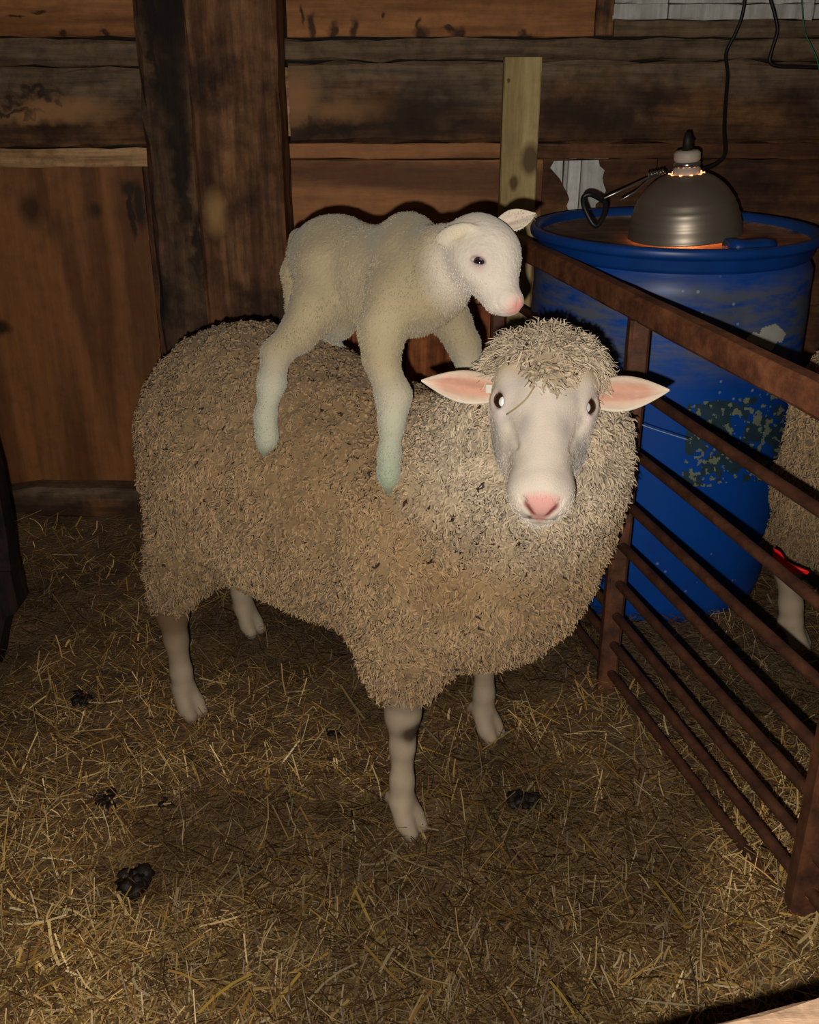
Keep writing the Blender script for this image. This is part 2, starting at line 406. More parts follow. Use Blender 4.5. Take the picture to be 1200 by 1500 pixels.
M_post_dk = wood('post_dark', srgb(84, 60, 42), srgb(124, 94, 66), 2, .8, 4, srgb(52, 38, 28), .5, 5, bump=.8)
M_new = wood('new_pine', srgb(178, 138, 96), srgb(208, 170, 126), 0, 1.2, 3, srgb(150, 104, 66), .32, 7, bump=.15)
M_treated = wood('treated_lumber', srgb(164, 142, 92), srgb(200, 178, 126), 2, 1.0, 3, srgb(150, 122, 76), .34, 6, bump=.15, grit=.35)
M_white = wood('white_paint', srgb(186, 184, 178), srgb(226, 226, 220), 2, 1.0, 2, srgb(110, 98, 84), .34, 9, bump=.25, grit=.4)
M_gap = plain('gap_dark', srgb(34, 26, 20), .9)
M_fg = wood('board_weathered', srgb(134, 108, 84), srgb(176, 146, 118), 0, 1.6, 4, srgb(96, 70, 54), .36, 14, bump=.5)

def rust_mat(k=1.0, name='rusty_steel'):
    m, nt, b, N, L = newmat(name)
    tc = N('ShaderNodeTexCoord'); no = N('ShaderNodeTexNoise'); no.inputs['Scale'].default_value = 22; no.inputs['Detail'].default_value = 9; no.inputs['Roughness'].default_value = .7
    L(tc.outputs['Object'], no.inputs['Vector'])
    r = N('ShaderNodeValToRGB'); e = r.color_ramp.elements; e[0].position = .32; e[0].color = srgb(66, 40, 28); e[1].position = .7; e[1].color = srgb(150, 98, 64)
    x = e.new(.5); x.color = srgb(112, 68, 44); L(no.outputs['Fac'], r.inputs[0])
    n2 = N('ShaderNodeTexNoise'); n2.inputs['Scale'].default_value = 9; n2.inputs['Detail'].default_value = 5; L(tc.outputs['Object'], n2.inputs['Vector'])
    r2 = N('ShaderNodeValToRGB'); r2.color_ramp.elements[0].position = .66; r2.color_ramp.elements[1].position = .72
    r2.color_ramp.elements[0].color = (0, 0, 0, 1); r2.color_ramp.elements[1].color = (.8, .8, .8, 1); L(n2.outputs['Fac'], r2.inputs[0])
    mx = N('ShaderNodeMix'); mx.data_type = 'RGBA'; L(r2.outputs[0], mx.inputs[0]); L(r.outputs[0], mx.inputs[6]); mx.inputs[7].default_value = srgb(104, 38, 32)
    dk = N('ShaderNodeMix'); dk.data_type = 'RGBA'; dk.blend_type = 'MULTIPLY'; dk.inputs[0].default_value = 1; L(mx.outputs[2], dk.inputs[6]); dk.inputs[7].default_value = (k, k * .95, k * .95, 1)
    L(dk.outputs[2], b.inputs['Base Color']); b.inputs['Roughness'].default_value = .62; b.inputs['Metallic'].default_value = .15
    bu = N('ShaderNodeBump'); bu.inputs['Strength'].default_value = .5; bu.inputs['Distance'].default_value = .002; L(no.outputs['Fac'], bu.inputs['Height']); L(bu.outputs['Normal'], b.inputs['Normal'])
    return m
M_rust = rust_mat(); M_rust2 = rust_mat(.42, 'rusty_rod'); M_rust3 = rust_mat(.6, 'rusty_post')
# ------------------------------------------------------------------ the bedding's surface
FK = .95
FX = lambda Y: 0.411 * FK + 0.2365 * (1.81 * FK - Y)        # line of the pen panel
def ground_z(X, Y):
    X = np.asarray(X, float); Y = np.asarray(Y, float)
    P = np.stack([X, Y, np.zeros_like(X)], -1).reshape(-1, 3)
    n = (fbm(P, 3.2) - .5) * .05 + (fbm(P + 3, 14) - .5) * .018
    n = n.reshape(X.shape)
    side = np.clip((X - FX(Y) + .11) / .25, 0, 1); side = side * side * (3 - 2 * side)
    z = side * .03 + .04 * np.exp(-((X - FX(Y)) / .07) ** 2) * np.clip((2.3 - Y) / .3, 0, 1)
    z = z + .06 * np.exp(-(((X - .57) / .16) ** 2 + ((Y - 1.08) / .2) ** 2)) * (1 - side * .4)
    z = z + .04 * np.clip((Y - 2.4) / .3, 0, 1)
    for fx, fy in ((-.009, 1.37), (.142, 1.63), (-.44, 1.70), (-.37, 2.02)):
        k = np.exp(-(((X - fx) / .1) ** 2 + ((Y - fy) / .1) ** 2)); n = n * (1 - k) - .004 * k
    return z + n - .004

# ------------------------------------------------------------------ setting: wall and floor
YW = 2.70
wall = tag(empty('wall_back', (0, YW, 0)), 'rough barn back wall of old timber beams and plywood sheets', kind='structure')
def WX(px, py, Y=YW): p = g(px, py, Y=Y); return p[0], p[2]
def board(name, mat, x0, x1, z0, z1, yf, th=.02, axis=0, jit=.0015, n=None, bev=.002, parent=wall):
    b = MB()
    if axis == 0: b.beam((x0, yf + th / 2, (z0 + z1) / 2), (x1, yf + th / 2, (z0 + z1) / 2), th, z1 - z0, (0, 0, 1), n or max(4, int((x1 - x0) / .06)), jit, bev)
    else: b.beam(((x0 + x1) / 2, yf + th / 2, z0), ((x0 + x1) / 2, yf + th / 2, z1), x1 - x0, th, (0, 1, 0), n or max(4, int((z1 - z0) / .06)), jit, bev)
    return b.build(name, mat, parent)
# backing boards far behind everything
board('backing_board', M_gap, -2.6, 2.6, -.1, 2.4, YW + .06, .02)
# left bay
def at_spots(spots, cx, cz, Y=YW):
    out = []
    for px, py, rx, rz in spots: X_, Z_ = WX(px, py, Y); out.append((X_ - cx, Z_ - cz, rx * .00168, rz * .00168))
    return out
spots_on(M_ply_red, at_spots([(46, 306, 17, 24), (140, 308, 9, 11)], -1.636, .485), srgb(52, 34, 22), .5, .008)
spots_on(M_beam, at_spots([(92, 160, 72, 15), (66, 170, 60, 9)], -1.6, 1.085) + at_spots([(438, 145, 26, 34), (520, 162, 60, 13), (646, 180, 12, 8), (905, 70, 30, 6)], 1.155, 1.0965), srgb(168, 122, 80), .55, .02)
spots_on(M_beam, at_spots([(20, 165, 40, 4), (60, 138, 36, 5), (25, 150, 16, 6)], -1.6, 1.085) + at_spots([(620, 170, 90, 40), (840, 165, 60, 34), (480, 190, 60, 8), (950, 140, 40, 20)], 1.155, 1.0965), srgb(44, 30, 22), .6, .05)
spots_on(M_ply_up, at_spots([(457, 40, 5, 16), (444, 20, 3, 12), (489, 46, 6, 14), (518, 42, 5, 15), (616, 52, 10, 10), (612, 38, 3, 10), (670, 52, 9, 10), (660, 42, 10, 3), (770, 56, 16, 6), (560, 20, 3, 3)], .074, 1.721) + at_spots([(55, 15, 10, 3), (90, 48, 7, 4), (152, 50, 8, 4), (20, 22, 12, 2)], -1.6275, 1.721), srgb(40, 22, 14), .4, .02)
spots_on(M_post_dk, at_spots([(250, 30, 32, 70), (252, 130, 24, 60), (262, 200, 18, 50), (266, 262, 13, 36), (272, 300, 10, 26), (287, 360, 9, 60), (222, 60, 6, 90), (240, 430, 8, 40)], -.56, 1.075, YW - .14), srgb(26, 18, 14), .4, .03)
spots_on(M_post_br, at_spots([(316, 312, 12, 26)], -.4, 1.075, YW - .18), srgb(170, 132, 82), .6, .01)
spots_on(M_ply_red, at_spots([(188, 276, 13, 12), (190, 300, 4, 34), (204, 300, 8, 34), (196, 322, 4, 28), (0, 480, 16, 12)], -1.636, .485), srgb(24, 15, 10), .35, .014)
board('plywood_sheet', M_ply_red, -2.6, -.672, .02, .95, YW, .012, 0)
board('plywood_strip', M_post_br, -.67, -.60, .04, .945, YW - .004, .016, 2)
board('pine_batten', M_new, -2.6, -.617, .948, .992, YW - .03, .03, 0, .0012)
board('timber_girt', M_beam, -2.6, -.60, .995, 1.175, YW - .04, .09, 0, .003, bev=.008)
board('timber_girt_upper', M_beam_g, -2.6, -.60, 1.178, 1.238, YW - .01, .06, 0, .003, bev=.006)
board('upper_sheet', M_ply_up, -2.6, -.655, 1.242, 2.2, YW, .012, 0)
board('upper_strip', M_post_br, -.652, -.60, 1.20, 2.2, YW - .01, .02, 2)
# main post: a dark hewn member and a brown one
def split_post():
    b = MB(); b.beam((-.565, YW - .07, -.05), (-.555, YW - .07, 2.2), .125, .16, (0, 1, 0), 34, .004, .012); b.build('dark_hewn_timber', M_post_dk, post)
    b = MB(); b.beam((-.400, YW - .085, -.05), (-.400, YW - .085, 2.2), .205, .19, (0, 1, 0), 34, .0022, .008); b.build('brown_timber', M_post_br, post)
post = tag(empty('trim_1', (-.45, YW - .08, 0)), 'thick double timber post, charred dark on its left face, brown on its right', kind='structure')
split_post()
# right bay
board('edge_batten', M_new, -.305, -.292, 1.02, 1.175, YW - .02, .03, 2)
board('timber_girt', M_beam, -.29, 2.6, 1.005, 1.188, YW - .035, .09, 0, .003, bev=.008)
board('timber_girt_upper', M_beam_g, -.31, 2.6, 1.19, 1.238, YW - .012, .06, 0, .003, bev=.006)
board('upper_sheet', M_ply_up, -.292, .44, 1.242, 2.2, YW, .012, 0)
board('upper_strip', M_post_br, .442, .485, 1.245, 2.2, YW - .004, .016, 2)
board('rail_board', M_ply_mid, -.30, .225, .966, 1.003, YW - .012, .03, 0)
board('rail_board', M_ply_dark, .31, 2.6, .966, 1.003, YW - .012, .03, 0)
board('plywood_sheet', M_ply_mid, -.30, .335, .60, .964, YW, .012, 0)
# lower vertical boards
for i in range(9):
    x = -.30 + i * .145
    board('vertical_board', M_board_or, x, x + .142, .02, .598, YW - .004, .018, 2, .001)
# torn dark sheet with a hole onto white painted boards
def ragged(cx, cz, pts): return [(cx + x, cz + z) for x, z in pts]
hx0, hz1 = .336, .964
hole = [WX(*p) for p in [(812, 236), (850, 233), (878, 234), (880, 244), (887, 250), (884, 262), (886, 272), (889, 280), (884, 292), (874, 300), (872, 316), (836, 316), (830, 302),
                          (834, 292), (831, 283), (826, 274), (820, 262), (813, 254), (806, 246)]]
b = MB(); b.prism([[(hx0, .60), (.62, .60), (.62, hz1), (hx0, hz1)], hole[::-1]], YW, YW + .012); b.build('torn_sheet', M_ply_dark, wall)
for i, (a, c) in enumerate([(806, 826), (827, 833), (834, 852), (853, 892)]):
    x0 = WX(a, 270)[0]; x1 = WX(c, 270)[0]
    board('white_board', M_white, x0, x1, .75, .98, YW + .03 - .006 * (i % 2), .015, 2, .001)
board('plywood_sheet', M_ply_dark, .622, 2.6, .60, .964, YW - .002, .012, 0)
for i in range(12):
    x = 1.005 + i * .145
    board('vertical_board', M_ply_dark, x, x + .142, .02, .598, YW - .004, .018, 2, .001)
# whitewashed boards at the top right
for r_, (za, zb) in enumerate([(1.280, 1.3125), (1.314, 1.335), (1.337, 1.40), (1.403, 1.47)]):
    xs = [WX(p, 10)[0] for p in (897, 979, 1088, 1193, 1300, 1420, 1530, 1650, 1770, 1900, 2030)]
    for a, c in zip(xs, xs[1:]):
        board('whitewashed_board', M_white, a + .002, c - .002, za, zb, YW - .004 + .003 * (r_ % 2), .016, 0, .0012)
board('ledge_board', M_beam_g, .485, 2.6, 1.242, 1.277, YW - .016, .03, 0, .002)
board('upper_sheet', M_ply_up, .487, 2.6, 1.475, 2.2, YW, .012, 0)
# sill along the wall foot
tb = MB(); tb.beam((-2.6, YW - .04, .055), (2.6, YW - .04, .055), .08, .09, (0, 0, 1), 60, .004, .012)
tag(tb.build('baseboard_back', M_beam, None), 'low weathered sill timber along the foot of the back wall', kind='structure')

# floor: matted bedding surface
def floor():
    xs = np.linspace(-2.6, 2.6, 261); ys = np.linspace(-.6, 2.72, 167)
    X, Y = np.meshgrid(xs, ys, indexing='ij'); Z = ground_z(X, Y)
    V = np.stack([X, Y, Z], -1).reshape(-1, 3); n = len(ys)
    i, j = np.meshgrid(np.arange(len(xs) - 1), np.arange(n - 1), indexing='ij'); a = (i * n + j).ravel()
    Q = np.stack([a, a + n, a + n + 1, a + 1], 1)
    m, nt, b, N, L = newmat('bedding_base')
    tc = N('ShaderNodeTexCoord'); no = N('ShaderNodeTexNoise'); no.inputs['Scale'].default_value = 9; no.inputs['Detail'].default_value = 10; no.inputs['Roughness'].default_value = .75
    L(tc.outputs['Object'], no.inputs['Vector'])
    r = N('ShaderNodeValToRGB'); e = r.color_ramp.elements; e[0].position = .3; e[0].color = srgb(52, 38, 24); e[1].position = .72; e[1].color = srgb(128, 98, 64)
    L(no.outputs['Fac'], r.inputs[0]); L(r.outputs[0], b.inputs['Base Color']); b.inputs['Roughness'].default_value = .95
    n2 = N('ShaderNodeTexNoise'); n2.inputs['Scale'].default_value = 120; n2.inputs['Detail'].default_value = 6; L(tc.outputs['Object'], n2.inputs['Vector'])
    bu = N('ShaderNodeBump'); bu.inputs['Strength'].default_value = .9; bu.inputs['Distance'].default_value = .01; L(n2.outputs['Fac'], bu.inputs['Height']); L(bu.outputs['Normal'], b.inputs['Normal'])
    return tag(mkobj('floor', V, Q, m), 'barn floor under trampled brown bedding', kind='structure')
floor()

# straw and hay: real stalks
def stalks(name, n, lmin, lmax, w0, w1, pal, seed, ymin, ymax, lift, tilt, label, power=1.6):
    r = np.random.default_rng(seed)
    u = r.random(n); p = 1 - power
    Y = (ymin ** p + u * (ymax ** p - ymin ** p)) ** (1 / p)
    half = .62 * Y + .25
    X = (r.random(n) * 2 - 1) * half
    L = lmin + (lmax - lmin) * r.random(n) ** 2.2; W = w0 + (w1 - w0) * r.random(n) ** 1.5
    an = r.random(n) * math.pi * 2; ti = r.normal(0, tilt, n)
    D = np.stack([np.cos(an) * np.cos(ti), np.sin(an) * np.cos(ti), np.sin(ti)], 1)
    S = np.stack([-np.sin(an), np.cos(an), np.zeros(n)], 1); U = np.cross(D, S) * -1
    C0 = np.stack([X, Y, ground_z(X, Y) + lift * (.2 + r.random(n)) + np.abs(np.sin(ti)) * L * .35], 1)
    bend = r.normal(0, .045, n) * L; bz = r.normal(0, .03, n) * L
    segs = 3 if n < 20000 else 2; V = np.zeros((n, segs + 1, 3, 3)); fl_ = .45
    for i in range(segs + 1):
        t = i / segs - .5
        c = C0 + D * (L * t)[:, None] + S * (bend * (1 - 4 * t * t))[:, None] + np.array((0, 0, 1.)) * (bz * (1 - 4 * t * t))[:, None]
        for k in range(3):
            a = 2 * math.pi * k / 3 + math.pi / 2
            V[:, i, k] = c + S * (math.cos(a) * W / 2)[:, None] + U * (math.sin(a) * W / 2 * fl_)[:, None]
    q = []
    for i in range(segs):
        for k in range(3): k2 = (k + 1) % 3; q.append((i * 3 + k, i * 3 + k2, i * 3 + 3 + k2, i * 3 + 3 + k))
    Q = (np.array(q)[None] + (np.arange(n) * 3 * (segs + 1))[:, None, None]).reshape(-1, 4)
    pal = np.array([lin(*c) for c in pal]); P = np.stack([X, Y, X * 0], 1)
    c = pal[r.integers(0, len(pal), n)] * (.65 + .9 * r.random(n))[:, None]
    zone = fbm(P + 11, 3.0)                                            # wetter, darker patches of bedding
    dark = np.clip((zone - .40) / .2, 0, 1)
    c = c * (.34 + .66 * dark)[:, None] * np.array((1.05, .97, .9))
    c = np.repeat(c[:, None], 3 * (segs + 1), 1).reshape(-1, 3)
    o = mkobj(name, V.reshape(-1, 3), Q, M_straw, None, False, colors=c)
    return tag(o, label, 'bedding', kind='stuff')
M_straw = attr_mat('straw_stalks', .48, .5)
HAY = [(150, 120, 72), (118, 94, 54), (168, 140, 90), (98, 74, 46), (138, 112, 60), (186, 158, 106), (112, 78, 44), (150, 134, 92), (92, 66, 40), (204, 180, 130)]
STRAW = [(192, 162, 96), (176, 140, 72), (206, 182, 128), (160, 120, 60), (190, 158, 74), (214, 198, 156)]
stalks('trampled_hay', 92000, .014, .085, .0011, .0030, HAY, 1, .55, 2.57, .020, .33, 'fine trampled brown hay covering the pen floor')
stalks('loose_straw', 2600, .02, .11, .0022, .0056, STRAW, 2, .55, 2.6, .026, .2, 'pale yellow straw stalks scattered loosely over the trampled hay')
# ------------------------------------------------------------------ the ewe
EX, EY, EH = -.17, 1.68, -math.atan2(.36, .47)
ce, se = math.cos(EH), math.sin(EH)
def w2l(p):
    x, y, z = p[0] - EX, p[1] - EY, p[2]
    return np.array((x * ce + y * se, -x * se + y * ce, z))
def d2l(v): return np.array((v[0] * ce + v[1] * se, -v[0] * se + v[1] * ce, v[2]))
def l2w(p): return np.array((EX + p[0] * ce - p[1] * se, EY + p[0] * se + p[1] * ce, p[2]))

M_wool = attr_mat('ewe_wool', .95, .08, sheen=.15, bump=.6, bscale=160)
M_lock = attr_mat('ewe_wool_locks', .85, .15, sheen=.1)
M_skin = attr_mat('ewe_face', .62, .28, sub=.12, bump=.25, bscale=420)
M_eye = plain('eye_dark', srgb(52, 28, 18), .12, 0, .6, .1)
def retro():
    m, nt, b, N, L = newmat('eye_tapetum'); b.inputs['Base Color'].default_value = (.98, .97, .92, 1); b.inputs['Metallic'].default_value = 1; b.inputs['Roughness'].default_value = .58
    return m
M_tap = retro()

# head frame in ewe coordinates: s to the picture's right, L down the nose, u out of the forehead
HO = w2l((.180, 1.313, .767)); LS = .87
Lw = unit((-.095, -.86, -.50)); sw = unit(np.array((1, -.06, -.03)) - Lw * np.dot((1, -.06, -.03), Lw)); uw = np.cross(Lw, sw)
HR = np.stack([d2l(sw), d2l(Lw), d2l(uw)], 1)       # columns
def hp(s, l, u): return HO + HR @ np.array((s, l * (LS if l > 0 else 1), u))

head = SDF()
EYE = lambda s: (s * .0505, .002, .0095)
LOOK = lambda s: unit((s * .60, .46, .65))
def hell(c, r, k=.02, mode='u'): head.ell(hp(*c), r, HR, k, mode)
def hcone(a, ra, b_, rb, k=.02, mode='u'): head.cone(hp(*a), ra, hp(*b_), rb, k, mode)
hell((0, -.045, -.020), (.066, .070, .062))
hell((0, -.005, .000), (.053, .062, .048), .03)
hcone((0, .0, .020), .033, (0, .145, .0075), .0205, .022)
hcone((0, .02, -.012), .050, (0, .15, -.012), .0345, .03)
for s in (-1, 1):
    hell((s * .037, .010, -.042), (.028, .068, .044), .03)
    hell((s * .050, -.030, .022), (.017, .026, .018), .022)          # brow bump
    hell(EYE(s), (.0225, .0245, .0215), .012)                          # lids
    hell((s * .050, .030, .002), (.013, .020, .014), .016)           # pad below the eye
    hell((s * .026, .152, -.010), (.0165, .026, .022), .016)           # lip pads
hcone((0, .05, -.060), .036, (0, .158, -.034), .020, .03)
hell((0, .170, -.002), (.0255, .022, .024), .02)                      # nose tip
hell((0, .166, -.040), (.021, .020, .014), .010)                    # chin
for s in (-1, 1):
    k_ = LOOK(s); al = unit(np.array((-s * .25, 1, -.15)) - k_ * np.dot((-s * .25, 1, -.15), k_)); bl = np.cross(k_, al)
    head.ell(hp(*(np.array(EYE(s)) + k_ * .0195)), (.0122, .0122, .0082), HR @ np.stack([k_, al, bl], 1), .004, 's')   # almond opening
    hcone((s * .0060, .2000, -.013), .0020, (s * .0150, .196, -.001), .0032, .004, 's')   # nostrils
    hcone((s * .0150, .196, -.001), .0032, (s * .0225, .184, .0085), .0036, .004, 's')
    hcone((s * .002, .199, -.018), .0016, (s * .024, .180, -.032), .0014, .004, 's')  # mouth line
    hcone((s * .053, .036, .020), .0016, (s * .036, .095, .018), .0014, .010, 's')     # tear groove
hcone((0, .1985, -.006), .0012, (0, .197, -.019), .0012, .003, 's')
head.cone(hp(0, -.05, -.03), .062, w2l((.19, 1.46, .69)), .08, .03)

ewe = SDF()
ewe.ell((-.150, 0, .535), (.225, .192, .232), None, .06)
ewe.ell((-.02, 0, .52), (.26, .205, .225), None, .08)
ewe.ell((.16, 0, .495), (.23, .198, .203), None, .08)
ewe.ell((.345, 0, .475), (.19, .180, .180), None, .09)
ewe.cone((.30, 0, .545), .150, w2l((.195, 1.45, .685)), .115, .08)
ewe.ell(w2l((.185, 1.46, .58)), (.135, .135, .13), None, .07)
ewe.ell(w2l((.190, 1.43, .655)), (.114, .115, .12), None, .06)
# wool cap on the poll and its forelock
ewe.ell(hp(0.002, -.076, -.032), (.086, .058, .080), HR, .03)
ewe.ell(hp(.002, -.032, .036), (.038, .036, .024), HR, .012)
ewe.ell(hp(-.002, -.006, .046), (.023, .024, .0125), HR, .010)
ewe.cone((-.305, .04, .52), .125, (-.350, .12, .35), .090, .06)
ewe.ell(hp(.002, -.070, .030), (.066, .034, .026), HR, .02)
# legs: (x, y, z, r)
def leg(pts, k=.03): ewe.chain(pts, k)
def foot(x, y, top, fwd=1):
    for s in (-1, 1):
        ewe.chain([(x - .004, y + s * .007, .062, .0185), (x + .012 * fwd, y + s * .0125, .030, .0165), (x + .026 * fwd, y + s * .0135, .012, .0135)], .006)
        ewe.chain([(x - .024, y + s * .011, .068, .0065), (x - .030, y + s * .012, .054, .005)], .008)
# forelegs
leg([(.29, -.10, .45, .11), (.303, -.128, .34, .062), (.306, -.137, .285, .042)], .05)
leg([(.306, -.137, .28, .036), (.307, -.139, .225, .0275), (.309, -.143, .165, .0195), (.311, -.147, .10, .0185), (.312, -.149, .066, .0225)], .015); foot(.316, -.149, 0)
leg([(.27, .10, .47, .10), (.275, .135, .38, .055), (.276, .143, .33, .036)], .05)
leg([(.276, .143, .34, .034), (.276, .145, .28, .032)], .02)
leg([(.277, .143, .30, .034), (.276, .146, .225, .026), (.276, .149, .165, .0195), (.277, .150, .10, .0185), (.276, .150, .066, .0225)], .015); foot(.280, .150, 0)
# hind legs
leg([(-.175, -.085, .45, .115), (-.222, -.130, .34, .058), (-.242, -.147, .265, .034)], .05)
leg([(-.238, -.149, .27, .038), (-.244, -.149, .225, .029), (-.240, -.149, .17, .0215), (-.235, -.149, .10, .0195), (-.233, -.149, .066, .0225)], .015); foot(-.228, -.149, 0)
leg([(-.20, .085, .46, .13), (-.275, .125, .35, .085), (-.365, .146, .26, .050), (-.395, .149, .215, .036)], .05)
leg([(-.385, .149, .27, .038), (-.405, .149, .225, .029), (-.392, .149, .17, .0225), (-.376, .149, .10, .0205), (-.370, .149, .066, .0235)], .015); foot(-.364, .149, 0)
# tail stub
ewe.chain([(-.345, 0, .60, .05), (-.365, 0, .50, .035)], .05)

r0 = np.random.default_rng(3)
BV, BQ = ewe.mesh((-.62, -.42, -.01), (.78, .36, .93), .0055)
BV = smooth_mesh(BV, BQ, 1)
HV, HQ = head.mesh(np.minimum(hp(0, 0, 0) - .28, 2), hp(0, 0, 0) + .28, .0027)
HV = smooth_mesh(HV, HQ, 1)
def wool_mask(V):
    """1 on the fleece, 0 on bare legs"""
    z = V[:, 2]; front = V[:, 0] > .05
    near = V[:, 1] < 0
    cut = np.where(front, np.where(near, .272, .318), np.where(near, .245, .205))
    cut = cut + (vnoise(V, 45) - .5) * .02
    return (z > cut).astype(float)
hq = (HV - HO) @ HR; hq[:, 1] = np.where(hq[:, 1] > 0, hq[:, 1] / LS, hq[:, 1])
def wool_color(V):
    n = fbm(V, 7.0); n2 = fbm(V + 5, 28)
    a, b_ = lin(140, 110, 76), lin(166, 140, 104)
    c = a[None] * (1 - n)[:, None] + b_[None] * n[:, None]
    c *= (.78 + .45 * n2)[:, None]
    # dirtier, darker along the topline and rump, cleaner on neck and head
    dirt = np.clip((V[:, 2] - .60) / .14, 0, 1) * np.clip((.30 - V[:, 0]) / .2, 0, 1)
    c = c * (1 - .28 * dirt)[:, None] + lin(104, 92, 74)[None] * (.28 * dirt)[:, None]
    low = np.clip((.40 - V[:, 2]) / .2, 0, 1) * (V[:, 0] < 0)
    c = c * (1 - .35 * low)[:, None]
    dd = np.linalg.norm(V - hp(0, -.03, -.03), axis=1)
    cl = np.clip((.27 - dd) / .12, 0, 1)
    fl = np.exp(-(((V - hp(.0, -.022, .042)) / .026) ** 2).sum(1))[:, None] * .55; c = c * (1 - fl) + lin(150, 118, 76)[None] * fl; cl = cl * (1 - fl[:, 0])
    return c * (1 - cl)[:, None] + (lin(190, 172, 146)[None] * (.75 + .4 * n2)[:, None]) * cl[:, None]
wm = wool_mask(BV)
leg_c = lin(168, 150, 126)[None] * (.7 + .5 * fbm(BV, 30))[:, None]
brown_hind = np.clip((.24 - BV[:, 0] * 0 - 0) * 0 + (BV[:, 2] - .10) / .12, 0, 1) * (BV[:, 0] < 0) * np.where(BV[:, 1] < 0, .9, .35)
leg_c = leg_c * (1 - brown_hind)[:, None] + lin(104, 80, 56)[None] * brown_hind[:, None]
hoof = np.clip((.022 - BV[:, 2]) / .012, 0, 1)
leg_c = leg_c * (1 - hoof * .45)[:, None]
kn = np.exp(-(((BV - w2l((.014, 1.352, .203))) / np.array((.024, .024, .015))) ** 2).sum(1))   # mud on the near knee
kn = np.clip(kn * 2.6 * (.5 + fbm(BV, 60)), 0, .92)[:, None]; leg_c = leg_c * (1 - kn) + lin(58, 42, 30)[None] * kn
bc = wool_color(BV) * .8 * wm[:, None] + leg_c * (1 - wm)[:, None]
BN = vnormals(BV, BQ)
BV2 = BV + BN * ((fbm(BV, 55, 2) - .5) * .016 * wm)[:, None]
# face colours
def face_color(q, V):
    n = fbm(V, 40); base = lin(214, 200, 184)[None] * (.86 + .25 * n)[:, None]
    pink = lin(214, 158, 148)
    def mix(c, w_, col): return c * (1 - w_)[:, None] + col[None] * w_[:, None]
    s, l, u = q[:, 0], q[:, 1], q[:, 2]
    c = base
    grey = np.clip(fbm(V + 9, 22) * 2.4 - .9, 0, 1) * .75 * np.clip(1 - np.abs(l - .06) / .1, 0, 1) * np.clip((np.abs(s) - .012) / .015, 0, 1)
    c = mix(c, grey, lin(140, 138, 138))
    w_ = np.clip((l - .178) / .012, 0, 1) * np.clip((.010 + (u + .016) * .62 - np.abs(s)) / .006, 0, 1) * np.clip((u + .030) / .01, 0, 1)
    c = mix(c, np.clip(w_ * 1.1, 0, 1), pink)
    for sg in (-1, 1):
        e = np.exp(-(((s - sg * .062) / .011) ** 2 + ((l - .006) / .014) ** 2 + ((u - .021) / .012) ** 2)); c = mix(c, np.clip(e * .8, 0, 1), lin(110, 80, 74))
        e = np.exp(-(((s - sg * .056) / .012) ** 2 + ((l - .026) / .012) ** 2 + ((u - .012) / .02) ** 2)); c = mix(c, np.clip(e * .6, 0, 1), lin(206, 182, 184))
        dn = np.abs((sg * s - .0145) * .62 - (u + .001) * .78) ; al_ = (sg * s - .0145) * .78 + (u + .001) * .62; e = np.exp(-(dn / .0032) ** 2 - (al_ / .010) ** 4) * (sg * s > 0) * (l > .17); c = mix(c, np.clip(e * 1.1, 0, .95), lin(120, 52, 50))
    yl = np.clip((-l - .005) / .03, 0, 1); c = mix(c, yl * .6, lin(200, 176, 132))
    sp = np.exp(-(((s + .0125) / .0040) ** 2 + ((l - .192) / .012) ** 2 + ((u + .014) / .0038) ** 2)); c = mix(c, np.clip(sp * 1.3, 0, 1), lin(92, 84, 80))
    return c
fc = face_color(hq, HV)

# ears: cupped leaves with thickness
def leaf(base, dirv, up, nrm, L, W, cup, th, curl=0., nu=22, nv=13):
    """returns verts, quads, and a 0..1 'inside' flag; nrm is the way the open side faces"""
    d = unit(dirv); n_ = unit(np.array(nrm) - d * np.dot(nrm, d)); a = np.cross(n_, d)
    V = []; I = []
    for side in (0, 1):
        for i in range(nu + 1):
            t = i / nu
            wd = W * .5 * max(1 - t ** 2.6, 0) ** .62 * (.66 + .5 * math.sin(math.pi * min(t * 1.02, 1))) / 1.05
            wd = max(wd, .0012)
            for j in range(nv + 1):
                v = j / nv * 2 - 1
                cupd = cup * (v * v) * (wd / (W * .5)) * (1 - .35 * t)
                fold = -.004 * math.exp(-((v - .1) / .2) ** 2) * (1 - t)
                p = base + d * (L * t) + a * (wd * v) + n_ * (cupd + fold + curl * t * t) - n_ * (th * side * (1 - v * v) ** .5 * (1 if t < .97 else .2))
                V.append(p); I.append(1 - side)
    m = (nu + 1) * (nv + 1); Q = []
    for side in (0, 1):
        for i in range(nu):
            for j in range(nv):
                q_ = [side * m + i * (nv + 1) + j, side * m + (i + 1) * (nv + 1) + j, side * m + (i + 1) * (nv + 1) + j + 1, side * m + i * (nv + 1) + j + 1]
                Q.append(q_ if side else q_[::-1])
    for i in range(nu):
        for j in (0, nv):
            Q.append([i * (nv + 1) + j, (i + 1) * (nv + 1) + j, m + (i + 1) * (nv + 1) + j, m + i * (nv + 1) + j])
    return np.array(V), np.array(Q), np.array(I, float)
